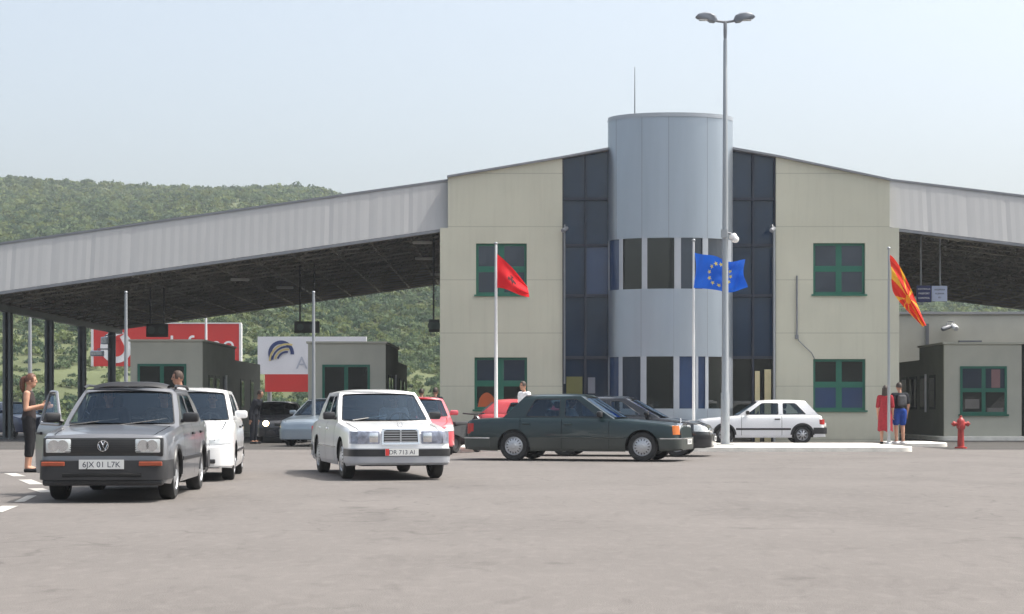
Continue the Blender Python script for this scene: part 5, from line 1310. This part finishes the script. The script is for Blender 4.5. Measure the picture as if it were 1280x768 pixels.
def person(label, loc, facing, height=1.70, wear=(), hair='hair', skin='skin', hairstyle='short', pose='stand', arms=None, female=False, lean=0.0, sit=False, group=None, turn=0.0):
    """local frame: +x forward, +y left. Figure 1.70 m tall before scaling"""
    sh = .165 if female else .19; hp = .10 if female else .095
    N = dict(pelvis=(0, 0, .94), belly=(.01, 0, 1.08), chest=(0, 0, 1.25), upper=(-.01, 0, 1.37), neck=(0, 0, 1.46), skull=(.015, 0, 1.53))
    Rr = dict(pelvis=(.115, .15), belly=(.095, .125), chest=(.105, .145), upper=(.085, .13), neck=.052, skull=.05)
    arms = arms or {}
    for s, n in ((1, 'l'), (-1, 'r')):
        N['sh' + n] = (-.01, s * sh, 1.375); a = arms.get(n, {})
        N['el' + n] = a.get('el', (-.03, s * (sh + .055), 1.09)); N['wr' + n] = a.get('wr', (.04, s * (sh + .05), .86))
        Rr['sh' + n] = .056; Rr['el' + n] = .040; Rr['wr' + n] = .027
        N['hip' + n] = (0, s * hp, .90); Rr['hip' + n] = .085
        if sit: N['kn' + n] = (.42, s * .12, .92); N['an' + n] = (.62, s * .12, .56); N['to' + n] = (.76, s * .13, .52)
        elif pose == 'walk': N['kn' + n] = (.06 + .05 * s, s * .10, .50); N['an' + n] = (-.02 + .13 * s, s * .09, .085); N['to' + n] = (.14 + .13 * s, s * .10, .035)
        else: N['kn' + n] = (.02, s * .10, .50); N['an' + n] = (-.02, s * .10, .085); N['to' + n] = (.14, s * .115, .035)
        Rr['kn' + n] = .058; Rr['an' + n] = .040; Rr['to' + n] = .032
    E = [('pelvis', 'belly'), ('belly', 'chest'), ('chest', 'upper'), ('upper', 'neck'), ('neck', 'skull')]
    for n in 'lr': E += [('upper', 'sh' + n), ('sh' + n, 'el' + n), ('el' + n, 'wr' + n), ('pelvis', 'hip' + n), ('hip' + n, 'kn' + n), ('kn' + n, 'an' + n), ('an' + n, 'to' + n)]
    k = height / 1.70
    if lean:
        for q in list(N):
            if q[:2] in ('ch', 'up', 'ne', 'sk', 'sh', 'el', 'wr'): x, y, z = N[q]; d = z - .94; N[q] = (x + d * math.sin(lean), y, .94 + d * math.cos(lean) if q[:2] not in ('el', 'wr') else z - .1)
    hc = Vector(N['skull']) + Vector((.02, 0, .065))
    Mh = Matrix.Translation(hc) @ Matrix.Rotation(turn, 4, 'Z')
    hb = MB(); hb.ball((0, 0, .015), .097, .076, .112, 12, 0, Mh); hb.ball((.025, 0, -.05), .062, .055, .068, 8, 0, Mh)          # skull and jaw
    hb.lathe([(.001, .03), (.012, .012), (.019, -.012), (.012, -.022), (.001, -.024)], 8, 0, Mh @ Matrix.Translation((.098, 0, -.008)))   # nose
    for s in (1, -1): hb.ball((-.005, s * .078, -.005), .02, .010, .032, 6, 0, Mh)
    hb.ball((.082, 0, -.062), .012, .026, .008, 6, 0, Mh)
    ms = [skinned(N, E, Rr, 'pelvis', 2), mb_mesh(hb)]
    for n, s in (('l', 1), ('r', -1)):            # hands: palm, four fingers and a thumb
        w = Vector(N['wr' + n]); e = Vector(N['el' + n]); d = (w - e).normalized(); sd_ = Vector((1, 0, 0)) if abs(d.x) < .8 else Vector((0, 0, 1))
        sd_ = (sd_ - d * sd_.dot(d)).normalized(); nm = d.cross(sd_) * (s)
        hbm = MB(); rows = []
        for q, a_, b_ in ((-.01, .026, .02), (.03, .036, .017), (.075, .040, .014), (.09, .036, .012)):
            rows.append([w + d * q + sd_ * a_ * math.cos(t_) + nm * b_ * math.sin(t_) for t_ in np.linspace(0, 2 * math.pi, 11)[:-1]])
        hbm.loft(rows, True, 0, True)
        for i, (o_, ln) in enumerate(((.029, .070), (.010, .080), (-.010, .075), (-.029, .058))):
            b0 = w + d * .08 + sd_ * o_; hbm.tube([b0, b0 + d * ln * .5 - nm * .006, b0 + d * ln * .85 - nm * .026, b0 + d * ln * .95 - nm * .045], [.0095, .009, .008, .006], 6)
        b0 = w + d * .025 + sd_ * .03; hbm.tube([b0, b0 + d * .03 + sd_ * .03 - nm * .006, b0 + d * .062 + sd_ * .036 - nm * .02], [.012, .011, .008], 6)
        ms.append(mb_mesh(hbm))
    body = merge(ms, .008, 3)
    T_ = thing('person', label, 'person', loc, facing, group); T_.scale = (k, k, k)
    def place(me, name, m, par=None):
        me.materials.clear()
        for q in (m if isinstance(m, list) else [m]): me.materials.append(q)
        me.polygons.foreach_set('use_smooth', [True] * len(me.polygons)); o = bpy.data.objects.new(name, me); COL.objects.link(o); o.parent = T_; return o
    bo = place(body, 'body', [M_[skin], M_['eye']])
    inv = Mh.inverted()
    for p in body.polygons:
        q = inv @ p.center
        if q.x > .05 and abs(abs(q.y) - .032) < .013 and abs(q.z - .018) < .008: p.material_index = 1
    def sub(keys, add, name, m, extra=(), vox=.012):
        es = [e for e in E if e[0] in keys and e[1] in keys]; nn = dict(N); rr = {q: tuple(a + add for a in (v if isinstance(v, tuple) else (v, v))) for q, v in Rr.items()}
        for (a, b, f, nk) in extra:
            nn[nk] = tuple(N[a][i] + (N[b][i] - N[a][i]) * f for i in range(3)); es.append((a, nk)); ra_, rb_ = [v if isinstance(v, tuple) else (v, v) for v in (Rr[a], Rr[b])]
            rr[nk] = tuple(ra_[i] * (1 - f) + rb_[i] * f + add * 1.1 for i in (0, 1))
        root = 'pelvis' if 'pelvis' in keys else keys[0]
        return place(merge([skinned(nn, es, rr, root, 2)], vox, 6), name, m)
    torso = ['pelvis', 'belly', 'chest', 'upper', 'hipl', 'hipr', 'shl', 'shr']
    for kind, mm in wear:
        m = C_[mm]
        if kind == 'shirt': sub([q for q in torso if q[:3] != 'hip'], .016, 'shirt', m, [('shl', 'ell', .75, 'a'), ('shr', 'elr', .75, 'b')])
        elif kind == 'jacket': sub([q for q in torso if q[:3] != 'hip'] + ['ell', 'elr'], .022, 'jacket', m, [('ell', 'wrl', .85, 'a'), ('elr', 'wrr', .85, 'b')])
        elif kind == 'tank': sub(['pelvis', 'belly', 'chest', 'upper'], .012, 'tank_top', m)
        elif kind == 'trousers': sub(['pelvis', 'hipl', 'hipr', 'knl', 'knr'], .016, 'trousers', m, [('knl', 'anl', .9, 'a'), ('knr', 'anr', .9, 'b')])
        elif kind == 'capri': sub(['pelvis', 'hipl', 'hipr', 'knl', 'knr'], .016, 'trousers', m, [('knl', 'anl', .45, 'a'), ('knr', 'anr', .45, 'b')])
        elif kind == 'shorts': sub(['pelvis', 'hipl', 'hipr'], .03, 'shorts', m, [('hipl', 'knl', .75, 'a'), ('hipr', 'knr', .75, 'b')])
        elif kind == 'dress':
            d = MB(); prof = [(.13, .165, 1.40), (.125, .175, 1.33), (.13, .17, 1.22), (.125, .16, 1.08), (.145, .185, .94), (.155, .20, .72), (.16, .205, .50), (.165, .21, .38)]
            rows = [[(rx * math.cos(a) * (1 + .07 * math.sin(8 * a + 3 * z) * (z < 1.0) * (1.2 - z)), ry * math.sin(a) * (1 + .09 * math.sin(8 * a + 3 * z) * (z < 1.0) * (1.2 - z)), z + .02 * math.sin(5 * a) * (z < .4)) for a in np.linspace(0, 2 * math.pi, 37)[:-1]] for rx, ry, z in prof]
            d.loft(rows, True, 0, False); place(mb_mesh(d), 'dress', m); sub(['upper', 'shl', 'shr'], .016, 'sleeve', m, [('shl', 'ell', .95, 'a'), ('shr', 'elr', .95, 'b')])
        elif kind == 'shoes':
            for n, s in (('l', 1), ('r', -1)):
                a, b = Vector(N['an' + n]), Vector(N['to' + n]); d = MB(); f = (b - a); f.z = 0; f.normalize(); c = a.lerp(b, .5)
                Ms = Matrix.Translation((c.x, c.y, 0)) @ Matrix.Rotation(math.atan2(f.y, f.x), 4, 'Z'); d.rbox(-.13, .15, -.05, .05, -.004, .075, .034, 0, Ms); place(mb_mesh(d), 'shoe', m)
        elif kind == 'backpack':
            d = MB(); d.rbox(-.25, -.11, -.125, .125, 1.06, 1.38, .065, 0, None, 4); bp = place(mb_mesh(d), 'backpack', m)
    hm = MB(); hmat = M_[hair]
    n_ = 12; rows = []
    for i in range(1, 9):                           # cap of hair over the back and crown
        th = math.pi * i / 14; row = []
        for kk in range(25):
            ph = 2 * math.pi * kk / 25; wob = 1 + .04 * math.sin(kk * 2.3 + i * 1.7)
            r_ = 1.10 * wob; x = math.sin(th) * math.cos(ph); y = math.sin(th) * math.sin(ph); z = math.cos(th)
            if x > .55 and z < .45: r_ = .86                # keep the face free
            row.append(Mh @ Vector((x * .097 * r_, y * .077 * r_, .015 + z * .114 * r_)))
        rows.append(row)
    hm.loft(rows, True, 0, True)
    if hairstyle == 'pony':
        hm.tube([Mh @ Vector(p) for p in ((-.08, 0, .06), (-.125, 0, .04), (-.15, .01, -.04), (-.14, .0, -.14), (-.12, .01, -.22))], [.04, .05, .05, .04, .012], 10)
    if hairstyle == 'long':
        hm.loft([[Mh @ Vector((-.02 + .10 * math.cos(a) * f, .088 * math.sin(a) * f, z)) for a in np.linspace(R(85), R(275), 13)] + [Mh @ Vector((-.02 + .06 * math.cos(a) * f, .06 * math.sin(a) * f, z)) for a in np.linspace(R(275), R(85), 13)] for z, f in ((.05, 1.0), (-.05, 1.1), (-.14, 1.15), (-.22, .9))], True, 0, True)
    ho_ = hm.build('hair', hmat, T_, smooth=60)
    return T_
def sitter(A, label, side, wear, hair='hair', **kw):
    t = A['t']; x = A['xs_f'] + .06; p = t.matrix_basis @ Vector((x, side * .36, 0)) if False else None
    rz = t.rotation_euler[2]; lx, ly = x, side * .36
    loc = (t.location[0] + lx * math.cos(rz) - ly * math.sin(rz), t.location[1] + lx * math.sin(rz) + ly * math.cos(rz), -.275 + .05)
    arms = dict(l=dict(el=(.14, .26, 1.12), wr=(.38, .17, 1.13)), r=dict(el=(.14, -.26, 1.12), wr=(.38, -.17, 1.13)))
    person(label, loc, rz, 1.60, wear, hair, sit=True, arms=arms, **kw)
bend = dict(l=dict(el=(-.02, .22, 1.10), wr=(.24, .16, 1.14)), r=dict(el=(-.02, -.22, 1.10), wr=(.24, -.14, 1.17)))
person('woman in dark tank top and black cropped trousers left of the dark grey sedan', (PX(36, 29.4), 29.4, 0), R(8), 1.70, (('tank', 'top'), ('capri', 'black'), ('shoes', 'black')), 'hair_red', hairstyle='pony', arms=bend, female=True)
person('man with short hair and a white shirt standing behind the white rounded hatchback', (PX(222, 31), 31.2, 0), R(200), 1.79, (('shirt', 'white'), ('trousers', 'denim'), ('shoes', 'black')), 'hair_grey', skin='skin2')
person('woman in a long red dress standing at the right end of the kerbed island', (PX(1106.5, 47.1), 47.1, .13), R(75), 1.62, (('dress', 'red'), ('shoes', 'black')), 'hair', hairstyle='long', female=True)
person('man in a black shirt and bright blue shorts beside the woman in red', (PX(1125.5, 47.2), 47.3, .13), R(100), 1.70, (('shirt', 'dark'), ('shorts', 'blue'), ('backpack', 'grey'), ('shoes', 'white')), 'hair')
person('dark haired man with a white collar behind the dark green sedan', (PX(655, 47.6), 47.6, .13), R(215), 1.74, (('shirt', 'white'), ('trousers', 'dark'), ('shoes', 'black')), 'hair', skin='skin2')
person('person in dark clothes standing close to the terminal wall behind the pinkish red car', (PX(544, 53), 53, .006), R(70), 1.76, (('jacket', 'dark'), ('trousers', 'dark'), ('shoes', 'black')), 'hair', skin='skin2')
person('person with a dark cap of hair showing just above the pinkish red car roof', (PX(527, 54.5), 54.5, .006), R(100), 1.74, (('jacket', 'dark'), ('trousers', 'dark'), ('shoes', 'black')), 'hair', skin='skin2')
person('officer in dark uniform standing between the left booth and the lit black sedan', (PX(317, 53.6), 53.6, .006), R(-20), 1.72, (('jacket', 'dark'), ('trousers', 'dark'), ('shoes', 'black')), 'hair', skin='skin2', lean=.35)
sitter(JA, 'driver seated at the wheel of the dark grey sedan', 1, (('shirt', 'grey'),))
sitter(JA, 'passenger seated in the dark grey sedan with its door open', -1, (('shirt', 'dark'),))
sitter(WH[2], 'driver seated in the white rounded hatchback', 1, (('shirt', 'dark'),))
sitter(WM[2], 'driver seated in the white three box sedan', 1, (('shirt', 'white'),))
sitter(GS[2], 'driver seated in the dark green sedan', 1, (('shirt', 'white'),))
